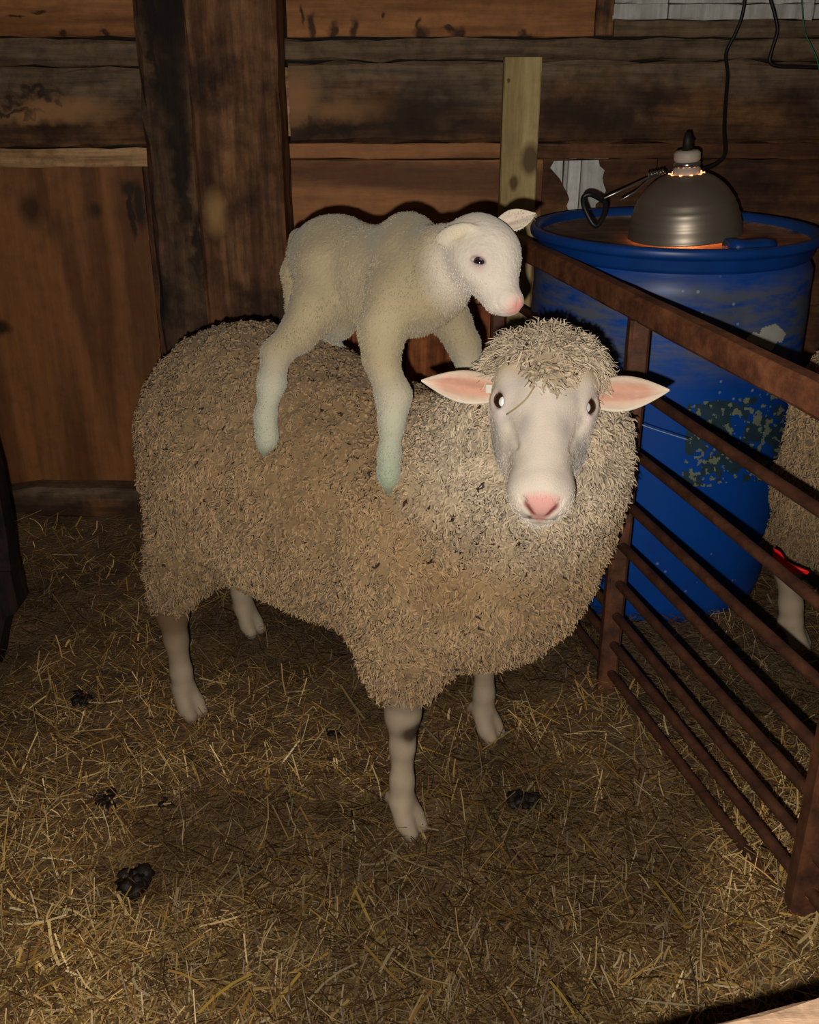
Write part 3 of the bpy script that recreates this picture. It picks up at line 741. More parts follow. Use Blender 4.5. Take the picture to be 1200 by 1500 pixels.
def ear_mesh(base, tip, nrm, W, cup, th, cols, curl=0.):
    L = np.linalg.norm(tip - base); V, Q, I = leaf(base, tip - base, None, nrm, L, W, cup, th, curl)
    nv1 = 14; t = (np.arange(len(V)) % (23 * nv1)) // nv1 / 22; v = (np.arange(len(V)) % nv1) / 13 * 2 - 1
    rim, inner, outer = [lin(*c) for c in cols]
    k = I * np.clip(1.25 - np.abs(v) * 1.35, 0, 1) * np.clip((1 - t) * 3, 0, 1); k = np.clip(k * 1.3, 0, 1)
    streak = .78 + .34 * vnoise(np.stack([v * 4, t * 1.5, t * 0], 1), 2.) + .12 * vnoise(np.stack([v * 4, t * 5, t * 0], 1), 4.)
    c = (rim[None] * (1 - k)[:, None] + inner[None] * k[:, None]) * streak[:, None]
    c = c * I[:, None] + outer[None] * (1 - I)[:, None]
    return V, Q, c
EARC = [(218, 202, 180), (202, 152, 130), (196, 178, 152)]
eb_r = hp(.062, -.046, -.016); et_r = w2l(g(981, 572, Y=1.335)); eb_l = hp(-.062, -.044, -.016); et_l = w2l(g(618, 558, Y=1.35))
cam_l = w2l((0, 0, 1.2))
e1 = ear_mesh(eb_r, et_r, unit(cam_l - et_r) + d2l((.0, 0, -.12)), 0.048, .012, .0035, EARC, -.004)
e2 = ear_mesh(eb_l, et_l, unit(cam_l - et_l) + d2l((.0, 0, -.12)), 0.045, .012, .0035, EARC, -.004)
def join(parts):
    V = []; Q = []; C = []; n = 0
    for v, q, c in parts: V.append(v); Q.append(q + n); C.append(c); n += len(v)
    return np.concatenate(V), np.concatenate(Q), np.concatenate(C)
root = tag(empty('ewe', (EX, EY, 0), EH), 'large woolly ewe facing the camera with a lamb standing on her back', 'sheep')
V, Q, C = join([(BV2, BQ, bc), (HV, HQ, fc), e1, e2])
body = mkobj('body', V, Q, M_skin, root, True, colors=C)
body.data.materials.append(M_wool)
mi = np.zeros(len(Q), dtype=np.int32); nb = len(BQ); mi[:nb] = (wm[BQ].mean(1) > .5).astype(np.int32)
body.data.polygons.foreach_set('material_index', mi)

# fleece locks over the wool
hd = head.at(BV); okw = wm * (hd > -.004)
hqB = (BV - HO) @ HR
dens = okw * (1 + .5 * (np.linalg.norm(BV - HO, axis=1) < .24))
P, f = sample(BV, BQ, dens, 52000, r0)
N_ = BN[BQ[f, 0]]
dh = np.linalg.norm(P - hp(0, -.04, -.02), axis=1)
nearh = np.clip((.23 - dh) / .08, 0, 1)
ql = (P - HO) @ HR; cap = np.clip((-.030 - ql[:, 1]) / .03, 0, 1) * nearh * np.clip((ql[:, 2] + .06) / .05, 0, 1)
flow = np.stack([fbm(P + 20, 16) - .5, fbm(P + 40, 16) - .5, fbm(P + 60, 16) - .5], 1)
D = N_ * (.42 + .15 * nearh + .5 * cap)[:, None] + flow * 2.4 + r0.normal(0, .36, (len(P), 3)) + np.array((0, 0, -.35))[None] * (1 - cap)[:, None]
D -= N_ * np.minimum((D * N_).sum(1) - .12, 0)[:, None]
L_ = (.0085 + .0055 * r0.random(len(P))) * (1 + .35 * nearh + 1.0 * cap)
R_ = (.0027 + .0016 * r0.random(len(P))) * (1 - .38 * cap)
colr = wool_color(P) * (.78 + .5 * r0.random(len(P)))[:, None] * 1.1
straw_bits = r0.random(len(P)) < .006; colr[straw_bits] = lin(60, 40, 24)
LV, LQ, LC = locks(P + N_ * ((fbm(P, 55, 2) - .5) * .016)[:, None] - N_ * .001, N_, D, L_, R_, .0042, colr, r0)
fleece = tag(mkobj('fleece', LV, LQ, M_lock, root, True, colors=LC), kind='stuff')

# very short hair on the face
HN = vnormals(HV, HQ)
wf = (HN @ unit(cam_l - HO) > -.4) * (np.linalg.norm(HV - hp(0, .19, -.008), axis=1) > .027)
for s in (-1, 1): wf = wf * (np.linalg.norm(HV - hp(*(np.array(EYE(s)) + LOOK(s) * .018)), axis=1) > .016)
wf = wf * (ewe.at(HV) > -.002)
P, f = sample(HV, HQ, wf.astype(float), 15000, r0); N_ = HN[HQ[f, 0]]
D = (HR[:, 1])[None] * .8 + r0.normal(0, .12, P.shape); D = D - N_ * (D * N_).sum(1)[:, None] + N_ * .13
qf = (P - HO) @ HR; qf[:, 1] = np.where(qf[:, 1] > 0, qf[:, 1] / LS, qf[:, 1])
top = np.clip((.0 - qf[:, 1]) / .04, 0, 1)
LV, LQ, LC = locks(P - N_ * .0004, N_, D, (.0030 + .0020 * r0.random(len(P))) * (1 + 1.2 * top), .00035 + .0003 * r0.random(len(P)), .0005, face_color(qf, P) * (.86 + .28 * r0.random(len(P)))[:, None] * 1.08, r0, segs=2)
tag(mkobj('face_hair', LV, LQ, M_lock, root, True, colors=LC), kind='stuff')

# eyes
def eyeball(c, r, look, parent, pr=.0052, pe=.0068, mat=M_eye, tmat=M_tap, squash=1):
    c = np.array(c); look = unit(look); b_ = MB()
    prof = [(r * math.sin(math.pi * i / 14), -r * math.cos(math.pi * i / 14)) for i in range(15)]
    b_.lathe(prof, 24)
    Vv = np.array(b_.V) + c
    e = mkobj('eye', Vv, b_.F, mat, parent, True, origin=c)
    up = unit(np.array((0, 0, 1.)) - look * look[2]); sd = np.cross(look, up); VV = [c + look * (r * 1.02)]; FF = []
    n = 20
    for ring in (.5, 1.0):
        for k in range(n):
            a = 2 * math.pi * k / n; o_ = sd * (pr * math.cos(a) * ring) + up * (pe * math.sin(a) * ring)
            VV.append(c + unit(look * r + o_) * r * 1.02)
    for k in range(n):
        k2 = (k + 1) % n; FF.append((0, 1 + k, 1 + k2)); FF.append((1 + k, 1 + n + k, 1 + n + k2, 1 + k2))
    p = mkobj('pupil', np.array(VV) - c, FF, tmat, e, True)
    return e
for s in (-1, 1):
    c = hp(*EYE(s)); lk = unit(HR @ LOOK(s) * .45 + unit(cam_l - c) * .6)
    e = eyeball(c, .0190, lk, root, .0052, .0068)
# small white ear tag on the left ear
tgp = eb_l + (et_l - eb_l) * .12 + unit(cam_l - eb_l) * .010
tb = MB(); tb.beam(tgp - np.array((0, 0, .006)), tgp + np.array((0, 0, .006)), .009, .003, tuple(unit(cam_l - tgp)), 2, 0, .001)
tgo = mkobj('ear_tag', np.array(tb.V), tb.F, plain('tag_white', srgb(225, 220, 205), .35), root, False); tgo['label'] = 'small white tag at the base of the ear'

# ------------------------------------------------------------------ the lamb
M_lamb = attr_mat('lamb_coat', .8, .15, sheen=.3, bump=.8, bscale=150)
M_fuzz = attr_mat('lamb_fuzz', .8, .15, sheen=.2)
def onbody(px, py, lift=.004):
    """where the ewe's wool stands under a photo position"""
    p1 = g(px, py, Y=1.9); o = np.array((0, 0, CAM_H)); T = np.linspace(.55, 1.0, 900)[:, None]
    W = o + (p1 - o) * T; Lc = np.stack([w2l(p) for p in W]); D_ = ewe.at(Lc) - lift
    i = np.argmax(D_ < 0); print('onbody', px, py, W[i], D_.min()); return W[i] if D_[i] < 0 else W[-1]
HH = onbody(386, 664); HF = onbody(570, 722)
print('lamb hoof depths', HH, HF)
lamb = SDF()
G = lambda px, py, Y, r: tuple(g(px, py, Y=Y)) + (r,)
lamb.chain([G(492, 388, 1.66, .066), G(545, 405, 1.60, .066), G(600, 400, 1.53, .069)], .04)
lamb.ell(g(490, 372, Y=1.665), (.070, .075, .058), None, .03)
lamb.ell(g(598, 364, Y=1.55), (.042, .052, .052), None, .03)
lamb.chain([G(605, 440, 1.50, .050), G(640, 420, 1.48, .048)], .04)
lamb.chain([G(612, 394, 1.51, .054), G(648, 382, 1.47, .042), G(682, 368, 1.44, .037)], .03)
# near hind leg
lamb.chain([G(478, 405, 1.61, .050), G(462, 450, 1.57, .036), G(437, 488, 1.545, .026), G(405, 517, 1.535, .0195), G(398, 560, 1.515, .0185), G(389, 610, 1.495, .0135), G(391, 640, 1.485, .0135), G(387, 662, 1.478, .006)], .02)
lamb.cone(g(405, 520, Y=1.54), .012, g(389, 510, Y=1.55), .007, .01)
# far hind
lamb.chain([G(505, 420, 1.70, .045), G(496, 470, 1.73, .027), G(478, 488, 1.76, .021), G(492, 520, 1.78, .016), G(498, 548, 1.78, .013)], .02)
# near fore leg
lamb.chain([G(582, 430, 1.47, .046), G(560, 482, 1.45, .031), G(559, 528, 1.43, .0215), G(577, 580, 1.41, .0225), G(574, 620, 1.395, .0150), G(571, 665, 1.385, .0130), G(569, 695, 1.378, .0120), G(570, 720, 1.372, .005)], .02)
# far fore leg
lamb.chain([G(640, 430, 1.55, .040), G(662, 470, 1.56, .026), G(680, 505, 1.555, .022), G(690, 540, 1.55, .0165), G(694, 585, 1.54, .013)], .02)
# tail, tucked behind
lamb.chain([G(440, 350, 1.72, .018), G(428, 400, 1.73, .014), G(427, 450, 1.72, .011)], .02)
# head: frame from poll to nose
lp = g(694, 345, Y=1.42); ln_ = g(745, 441, Y=1.345)
lL = unit(ln_ - lp); lcam = unit(np.array((0, 0, 1.2)) - lp)
lu = unit(unit(np.array((.72, .05, .55))) - lL * np.dot(unit(np.array((.72, .05, .55))), lL)); ls = np.cross(lL, lu)   # u out of the forehead, s toward the near cheek or away
if np.dot(ls, lcam) < 0: ls = -ls
LR = np.stack([ls, lL, lu], 1)
LO = g(716, 376, Y=1.41)
def lh(s, l, u): return LO + LR @ np.array((s, l, u))
lamb.ell(lh(0, -.026, -.006), (.041, .042, .043), LR, .02)
lamb.ell(lh(0, .0, .006), (.037, .038, .036), LR, .02)
lamb.cone(lh(0, .0, .004), .034, lh(0, .070, -.006), .0195, .02)
lamb.cone(lh(0, .0, -.024), .027, lh(0, .062, -.020), .0145, .02)
lamb.ell(lh(0, .078, -.002), (.0165, .013, .0155), LR, .012)
for s in (-1, 1):
    lamb.ell(lh(s * .026, .008, -.018), (.017, .034, .024), LR, .02)
    lamb.ell(lh(s * .030, .012, -.006), (.0115, .018, .012), LR, .012)
    ea = unit(LR @ np.array((0, .75, .66))); eb = unit(LR @ np.array((0, .66, -.75)))
    lamb.ell(lh(s * .0395, .020, -.012), (.0070, .0112, .0046), np.stack([unit(LR[:, 0]), ea, eb], 1), .004, 's')
    lamb.cone(lh(s * .006, .0925, .001), .0016, lh(s * .0115, .087, .008), .0022, .003, 's')
    lamb.cone(lh(s * .000, .092, -.010), .0009, lh(s * .016, .076, -.019), .0009, .003, 's')
e0, e1_ = g(694, 334, Y=1.392), g(637, 353, Y=1.412); ex = unit(e1_ - e0); ez = unit(unit(np.array((0, 0, 1.2)) - e0) - ex * np.dot(unit(np.array((0, 0, 1.2)) - e0), ex)); ey = np.cross(ez, ex)
lamb.ell((e0 * .52 + e1_ * .48), (.031, .0135, .0055), np.stack([ex, ey, ez], 1), .007)      # near ear, laid back on the neck
lamb.ell((e0 * .45 + e1_ * .55) + ez * .0065 + ey * .002, (.020, .0055, .0035), np.stack([ex, ey, ez], 1), .004, 's')
mn = g(360, 720, Y=1.8); lo = (-.42, 1.29, .56); hi = (.30, 1.90, 1.08)
AV, AQ = lamb.mesh(lo, hi, .0029); AV = smooth_mesh(AV, AQ, 1)
AN = vnormals(AV, AQ)
lq = (AV - LO) @ LR
def lamb_color(V):
    q = (V - LO) @ LR; n = fbm(V, 14); n2 = fbm(V + 2, 60)
    c = lin(166, 151, 120)[None] * (.74 + .44 * n)[:, None]
    hw = np.clip((.115 - np.linalg.norm((V - lh(0, .025, 0)), axis=1)) / .05, 0, 1)
    c = c * (1 - hw)[:, None] + (lin(216, 204, 188)[None] * (.88 + .15 * n)[:, None]) * hw[:, None]
    # legs paler, with green marking crayon low down
    lowh = np.clip((.80 - V[:, 2]) / .06, 0, 1) * (1 - hw)
    c = c * (1 - .7 * lowh)[:, None] + lin(190, 188, 170)[None] * (.7 * lowh)[:, None]
    gr = np.clip((.75 - V[:, 2]) / .08, 0, 1) * np.clip(fbm(V + 8, 18) * 2.4 - .7, 0, 1) * (V[:, 1] < 1.56)
    c = c * (1 - .6 * gr)[:, None] + lin(140, 162, 132)[None] * (.6 * gr)[:, None]
    yh = np.exp(-((V - g(680, 350, Y=1.40)) ** 2).sum(1) / .018 ** 2); c = c * (1 - .5 * yh)[:, None] + lin(206, 190, 140)[None] * (.5 * yh)[:, None]
    s, l, u = q[:, 0], q[:, 1], q[:, 2]
    pk = np.exp(-((s / .015) ** 2 + ((l - .089) / .013) ** 2 + ((u - .002) / .013) ** 2)); pk = np.clip(pk * 1.3, 0, 1)
    c = c * (1 - pk)[:, None] + lin(222, 150, 138)[None] * pk[:, None]
    for sg in (-1, 1):
        e = np.exp(-(((s - sg * .039) / .008) ** 2 + ((l - .021) / .012) ** 2 + ((u + .012) / .009) ** 2)); e = np.clip(e, 0, .8)
        c = c * (1 - e)[:, None] + lin(150, 112, 108)[None] * e[:, None]
    hf = 0
    for p in (g(388, 662, Y=1.478), g(570, 718, Y=1.372)):
        hf = np.maximum(hf, np.exp(-((V - p) ** 2).sum(1) / .010 ** 2))
    c = c * (1 - .8 * hf)[:, None] + lin(84, 80, 52)[None] * (.8 * hf)[:, None]
    return c
ac = lamb_color(AV)
LC_ = [(206, 194, 172), (206, 188, 170), (196, 182, 154)]
# far ear points right and slightly up, near ear lies back along the neck
fe = ear_mesh(g(730, 332, Y=1.45), g(785, 313, Y=1.47), np.array((-.2, -1, .45)), .030, .006, .002, LC_)
ne = ear_mesh(g(698, 340, Y=1.415), g(636, 357, Y=1.415), np.array((.15, .85, -.45)), .036, .009, .002, LC_)
lroot = tag(empty('lamb', l2w((.10, 0, .70))), 'small white lamb standing on the back of the large ewe', 'lamb')
lo_ = np.array(lroot.location)
V, Q, C = join([(AV, AQ, ac), fe])
mkobj('body', V - lo_, Q, M_lamb, lroot, True, colors=C)
face = np.clip((.10 - np.linalg.norm(AV - lh(0, .03, 0), axis=1)) / .03, 0, 1)
JV, JQ, _c = join([(AV, AQ, ac), fe]); JN = vnormals(JV, JQ)
P, f = sample(JV, JQ, np.concatenate([1 - .35 * face, np.full(len(JV) - len(AV), .3)]), 56000, r0); N_ = JN[JQ[f, 0]]
qq = (P - LO) @ LR
keep = ~((np.abs(np.abs(qq[:, 0]) - .038) < .009) & (np.abs(qq[:, 1] - .020) < .014) & (np.abs(qq[:, 2] + .012) < .010)) & ~((qq[:, 1] > .078) & (np.abs(qq[:, 0]) < .02))
P, N_ = P[keep], N_[keep]
fa = np.clip((.11 - np.linalg.norm(P - lh(0, .03, 0), axis=1)) / .03, 0, 1)
flow = np.stack([fbm(P + 20, 22) - .5, fbm(P + 40, 22) - .5, fbm(P + 60, 22) - .5], 1)
D = N_ * .35 + flow * (2.2 * (1 - fa))[:, None] + r0.normal(0, .25, P.shape) + np.array((-.3, .1, -.5)) + (lL * .9)[None] * fa[:, None]
D -= N_ * np.minimum((D * N_).sum(1) - .10, 0)[:, None]
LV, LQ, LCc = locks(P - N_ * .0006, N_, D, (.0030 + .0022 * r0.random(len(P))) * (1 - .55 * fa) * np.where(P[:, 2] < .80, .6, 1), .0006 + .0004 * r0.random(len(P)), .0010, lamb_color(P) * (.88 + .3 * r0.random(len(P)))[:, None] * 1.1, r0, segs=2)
tag(mkobj('fuzzy_coat', LV - lo_, LQ, M_fuzz, lroot, True, colors=LCc), kind='stuff')
M_pup = plain('lamb_pupil', srgb(120, 104, 120), .15, 0, .7)
for s in (-1, 1):
    c = lh(s * .0325, .020, -.012); eyeball(c - lo_, .0088, LR @ np.array((s * .85, .1, .5)), lroot, .0024, .0020, plain('lamb_eye', srgb(34, 24, 32), .08, 0, .7), M_pup)

# ------------------------------------------------------------------ the second sheep, beyond the rails
def copy_tree(o, parent=None):
    c = o.copy(); COL.objects.link(c)
    if parent: c.parent = parent
    for ch in [x for x in bpy.data.objects if x.parent == o]:
        if ch.name.startswith('ear_tag'): continue
        copy_tree(ch, c)
    return c
s2 = copy_tree(root); s2.location = (1.135, 1.60, .03); s2.scale = (1.1, 1.1, 1.1); s2.rotation_euler = (0, 0, math.radians(-21))
s2['label'] = 'second woolly sheep behind the rusty rails, cut off by the right edge'; s2['category'] = 'sheep'; s2.name = 'ewe.001'
# ------------------------------------------------------------------ barrel
def barrel_mat():
    m, nt, b, N, L = newmat('blue_plastic')
    tc = N('ShaderNodeTexCoord'); sep = N('ShaderNodeSeparateXYZ'); L(tc.outputs['Object'], sep.inputs[0])
    no = N('ShaderNodeTexNoise'); no.inputs['Scale'].default_value = 14; no.inputs['Detail'].default_value = 9; no.inputs['Roughness'].default_value = .65
    mpp = N('ShaderNodeMapping'); mpp.inputs['Scale'].default_value = (.55, .55, 2.2); L(tc.outputs['Object'], mpp.inputs[0]); L(mpp.outputs[0], no.inputs['Vector'])
    def mrange(src, a, c, d=0, e=1):
        r = N('ShaderNodeMapRange'); r.inputs['From Min'].default_value = a; r.inputs['From Max'].default_value = c; r.inputs['To Min'].default_value = d; r.inputs['To Max'].default_value = e; L(src, r.inputs['Value']); return r.outputs[0]
    def math_(op, a, c):
        r = N('ShaderNodeMath'); r.operation = op
        for i, v in enumerate((a, c)):
            if isinstance(v, (int, float)): r.inputs[i].default_value = v
            else: L(v, r.inputs[i])
        return r.outputs[0]
    def mix(f, a, col):
        x = N('ShaderNodeMix'); x.data_type = 'RGBA'; L(f, x.inputs[0])
        if isinstance(a, tuple): x.inputs[6].default_value = a
        else: L(a, x.inputs[6])
        x.inputs[7].default_value = col; return x.outputs[2]
    z = sep.outputs['Z']
    # grime in a band under the rim
    band = math_('MULTIPLY', mrange(z, .17, .25), mrange(z, .41, .36))
    gr = math_('MULTIPLY', band, mrange(no.outputs['Fac'], .38, .56, 0, .85))
    c = mix(gr, srgb(8, 70, 156), srgb(96, 98, 98))
    n2 = N('ShaderNodeTexNoise'); n2.inputs['Scale'].default_value = 5; n2.inputs['Detail'].default_value = 6; L(tc.outputs['Object'], n2.inputs['Vector'])
    c = mix(mrange(n2.outputs['Fac'], .5, .75, 0, .45), c, srgb(10, 28, 62))
    # scuffs
    v = N('ShaderNodeTexVoronoi'); v.inputs['Scale'].default_value = 38; L(tc.outputs['Object'], v.inputs['Vector'])
    c = mix(math_('MULTIPLY', mrange(v.outputs['Distance'], .16, .08), mrange(n2.outputs['Fac'], .5, .6, 0, .7)), c, srgb(150, 160, 170))
    L(c, b.inputs['Base Color']); b.inputs['Roughness'].default_value = .42; b.inputs['Specular IOR Level'].default_value = .4
    bu = N('ShaderNodeBump'); bu.inputs['Strength'].default_value = .15; bu.inputs['Distance'].default_value = .003; L(no.outputs['Fac'], bu.inputs['Height']); L(bu.outputs['Normal'], b.inputs['Normal'])
    return m
M_blue = barrel_mat(); BX, BY = .580, 2.308
bar = tag(empty('barrel', (BX, BY, 0)), 'tall blue plastic drum holding a heat lamp on its dusty lid', 'barrel')
prof = [(.001, .03), (.248, .03), (.277, .045), (.289, .09), (.296, .16), (.300, .30), (.302, .45), (.3032, .60), (.3025, .69), (.300, .74), (.301, .765), (.300, .785), (.292, .800), (.288, .812)]
prof = [(r_, z_ if z_ > .1 else z_ - .03) for r_, z_ in prof]
MB().lathe(prof, 96, (BX, BY, 0)).build('drum', M_blue, bar, True)
M_rim = plain('blue_rim', srgb(14, 68, 146), .4, 0, .45, .5, 18)
MB().lathe([(.284, .806), (.294, .812), (.297, .818), (.297, .834), (.299, .838), (.311, .841), (.3125, .846), (.3125, .854), (.310, .859), (.303, .861), (.294, .857), (.289, .850), (.287, .836)], 96, (BX, BY, 0)).build('rim', M_rim, bar, True)
M_lid = wood('dusty_lid', srgb(92, 80, 70), srgb(128, 112, 98), 0, 2, 2, srgb(44, 62, 104), .40, 9, bump=.2)
MB().lathe([(.289, .843), (.282, .838), (.20, .8385), (.10, .838), (.0005, .838)], 64, (BX, BY, 0)).build('lid', M_lid, bar, True)
lg = g(1108, 352, Y=2.06)
MB().beam((lg[0] - .05, 2.065, .850), (lg[0] + .04, 2.095, .850), .05, .035, (0, 0, 1), 5, .001, .008).build('lid_lug', M_rim, bar, True)
# remains of a label and a torn sticker, thin sheets on the drum's wall
def on_drum(px, py):
    """point of the drum's wall under a photo position"""
    o = np.array((0, 0, CAM_H)); p = g(px, py, Y=2.0); d = p - o
    A = d[0] ** 2 + d[1] ** 2; r = .3034; B = 2 * (d[0] * (-BX) + d[1] * (-BY)); Cc = BX ** 2 + BY ** 2 - r * r
    t = (-B - math.sqrt(max(B * B - 4 * A * Cc, 0))) / (2 * A); q_ = o + d * t
    return math.atan2(q_[1] - BY, q_[0] - BX), q_[2]
def inside(x, y, P):
    c = False
    for i in range(len(P)):
        (x1, y1), (x2, y2) = P[i], P[i - 1]
        if (y1 > y) != (y2 > y) and x < (x2 - x1) * (y - y1) / (y2 - y1) + x1: c = not c
    return c
def drum_sheet(name, poly, mat, step, off, keep=lambda x, y: True, label=None, kind=None):
    """thin sheet of small facets wrapped round the drum, outline given as photo positions"""
    xs = [p[0] for p in poly]; ys = [p[1] for p in poly]; V = []; F = []; ids = {}
    def vid(i, j):
        if (i, j) not in ids:
            a_, z_ = on_drum(min(xs) + (i + random.uniform(-.38, .38)) * step, min(ys) + (j + random.uniform(-.38, .38)) * step); ids[i, j] = len(V); r_ = .3034 + off
            V.append((BX + r_ * math.cos(a_), BY + r_ * math.sin(a_), z_))
        return ids[i, j]
    for i in range(int((max(xs) - min(xs)) / step) + 1):
        for j in range(int((max(ys) - min(ys)) / step) + 1):
            x, y = min(xs) + (i + .5) * step, min(ys) + (j + .5) * step
            if inside(x, y, poly) and keep(x, y): F.append((vid(i, j), vid(i, j + 1), vid(i + 1, j + 1), vid(i + 1, j)))
    o = MB().add(V, F).build(name, mat, bar, True)
    if label: o['label'] = label
    if kind: o['kind'] = kind
    return o
def pn(x, y, sc, o=3): return float(fbm(np.array([[x, y, 0.]]), sc, o)[0])
M_paper = plain('torn_paper', srgb(196, 192, 178), .8, 0, .2, .5, 25)
drum_sheet('torn_sticker', [(1092, 496), (1104, 486), (1112, 489), (1116, 480), (1136, 474), (1151, 488), (1144, 502), (1138, 500), (1130, 514), (1112, 506), (1100, 503)], M_paper, 1.3, .0012, label='torn white sticker')
LBL = [(1007, 592), (1030, 588), (1090, 583), (1138, 577), (1148, 600), (1146, 660), (1138, 706), (1100, 704), (1050, 712), (1012, 712), (1000, 700), (1004, 650)]
drum_sheet('label_glue', LBL, plain('label_glue', srgb(44, 70, 84), .6, 0, .3, .6, 30), 1.8, .0010, lambda x, y: pn(x, y, .05) > .49, 'worn glue field of a lost label', 'stuff')
drum_sheet('label_residue', LBL, plain('label_bits', srgb(132, 140, 116), .75, 0, .2, .5, 60), 1.3, .0016, lambda x, y: pn(x, y, .17, 3) > .70 - .10 * pn(x + 300, y, .04) - (.08 if x > 1090 else 0), 'flaking pale remains of a rectangular label', 'stuff')

# ------------------------------------------------------------------ heat lamp
M_alu = plain('lamp_aluminium', srgb(150, 138, 124), .42, .7, .5, .25, 16)
LX, LY, LZ = .584, 2.225, .853
lampo = tag(empty('heat_lamp', (LX, LY, LZ), rot=(math.radians(0), math.radians(-5.0), math.radians(20))), 'clamp-on heat lamp with dull metal dome glowing on the blue drum', 'lamp')
bpy.context.view_layer.update()
def lp_(p): return np.array(lampo.matrix_basis @ Vector(p))
def place(b_, name, mat, smooth=True, parent=lampo):
    V = [lp_(v) for v in b_.V]; b_.V = [tuple(v) for v in V]; return b_.build(name, mat, parent, smooth)
pr = [(.117, .000), (.119, .0015), (.117, .004)]
for i in range(1, 26):
    t = i / 25; r_ = .116 * math.cos(t * 1.30) ** .9; z_ = .004 + .122 * math.sin(t * 1.30) / math.sin(1.30)
    r_ += .0012 * math.sin(t * 60) * (t < .45); pr.append((max(r_, .030), z_))
pr_in = [(r_ - .0018, z_) for r_, z_ in reversed(pr)]
place(MB().lathe(pr + pr_in, 72), 'reflector', M_alu)
M_cer = plain('ceramic_socket', srgb(186, 172, 156), .5, 0, .4, .15)
place(MB().lathe([(.028, .120), (.028, .136), (.024, .139), (.024, .150), (.027, .153), (.027, .166), (.022, .171), (.0005, .172)], 32), 'socket', M_cer)
place(MB().lathe([(.0255, .139), (.0275, .140), (.0275, .149), (.0255, .150)], 32), 'socket_band', plain('chrome', srgb(210, 205, 200), .18, .95))
place(MB().lathe([(.001, .171), (.011, .171), (.010, .190), (.006, .205), (.001, .206)], 16), 'cord_grip', plain('black_rubber', srgb(26, 22, 20), .6))
M_bulb = plain('hot_bulb', srgb(255, 120, 60), .3, 0, .5, 0, emit=(1.0, .22, .05, 1), estr=7)
place(MB().lathe([(.001, .022), (.03, .026), (.045, .040), (.048, .058), (.036, .085), (.018, .105), (.016, .125)], 32), 'bulb', M_bulb)
M_slot = plain('vent_glow', srgb(255, 190, 130), .4, 0, .5, 0, emit=(1.0, .42, .18, 1), estr=2.5)
for k in range(10):       # glowing vents round the neck
    t = 6.283 * k / 10; p = np.array((.034 * math.cos(t), .034 * math.sin(t), .1235)); q_ = p + np.array((-.0012 * math.cos(t), -.0012 * math.sin(t), .003))
    place(MB().tube([p, q_], .0038, 8), 'vent_hole', M_slot)
M_wire = plain('clamp_wire', srgb(170, 165, 158), .3, .9)
def wpt(px, py, Y): return g(px, py, Y=Y)
MB().tube([wpt(975, 254, 2.230), wpt(955, 258, 2.210), wpt(930, 270, 2.190), wpt(882, 292, 2.160)], .0022, 8).build('clamp_wire', M_wire, lampo, True)
MB().tube([wpt(972, 256, 2.250), wpt(950, 264, 2.230), wpt(932, 280, 2.210), wpt(908, 294, 2.200)], .0022, 8).build('clamp_wire', M_wire, lampo, True)
sp = [wpt(974 - 26 * t, 251 + 6 * t + 3.2 * math.sin(t * 38), 2.210 + .008 * math.cos(t * 38)) for t in np.linspace(0, 1, 60)]
MB().tube(sp, .0017, 6).build('clamp_spring', M_wire, lampo, True)
M_blk = plain('black_plastic', srgb(24, 24, 26), .45)
MB().tube(bez([wpt(884, 294, 2.160), wpt(866, 285, 2.150), wpt(855, 289, 2.150), wpt(857, 306, 2.140), wpt(872, 331, 2.130), wpt(884, 316, 2.140), wpt(887, 299, 2.155), wpt(884, 294, 2.160)], 5), .0052, 10).build('clamp_jaw', M_blk, lampo, True)
lb = bpy.data.lights.new('heat_bulb_light', 'POINT'); lb.energy = 1.7; lb.color = (1, .32, .10); lb.shadow_soft_size = .03
lo2 = bpy.data.objects.new('heat_bulb_light', lb); COL.objects.link(lo2); lo2.location = (LX, LY, LZ + .02)
lo2.parent = lampo; lo2.matrix_parent_inverse = lampo.matrix_basis.inverted()

# cords hanging in front of the wall
M_cord = plain('cord_black', srgb(20, 17, 15), .5)
c1 = [wpt(1097, -120, 2.60), wpt(1093, -20, 2.60), wpt(1088, 20, 2.60), wpt(1078, 48, 2.60), wpt(1064, 78, 2.60), wpt(1066, 110, 2.58), wpt(1063, 150, 2.55), wpt(1061, 190, 2.50), wpt(1062, 225, 2.46), wpt(1050, 240, 2.40), wpt(1030, 249, 2.35), wpt(1005, 258, 2.30), wpt(994, 240, 2.265), lp_((.012, .0, .188))]
tag(MB().tube(bez(c1, 7), .0042, 8).build('power_cord', M_cord, None, True), 'black cord hanging down to the heat lamp', 'cord')
c2 = [wpt(1122, -120, 2.61), wpt(1126, -20, 2.61), wpt(1135, 20, 2.61), wpt(1139, 45, 2.61), wpt(1132, 70, 2.61), wpt(1128, 90, 2.61), wpt(1140, 97, 2.61), wpt(1170, 98, 2.61), wpt(1230, 100, 2.61), wpt(1330, 102, 2.61)]
tag(MB().tube(bez(c2, 7), .0044, 8).build('power_cord', M_cord, None, True), 'black cord bending sharply to the right at the top right corner', 'cord')
c3 = [wpt(1170, -120, 2.60), wpt(1175, 0, 2.60), wpt(1179, 45, 2.60), wpt(1190, 70, 2.60), wpt(1199, 95, 2.60), wpt(1205, 150, 2.61)]
tag(MB().tube(bez(c3, 6), .0016, 6).build('green_wire', plain('green_wire', srgb(40, 120, 84), .5), None, True), 'thin green wire hanging at the top right corner', 'wire')
wl = [wpt(918, 612, 1.74), wpt(945, 624, 1.74), wpt(975, 634, 1.75), wpt(1010, 645, 1.76)]
tag(MB().tube(bez(wl, 5), .0009, 5).build('loose_string', plain('string_pale', srgb(170, 186, 200), .5), None, True), 'thin pale string in front of the blue drum beside the rusty rails', 'string')

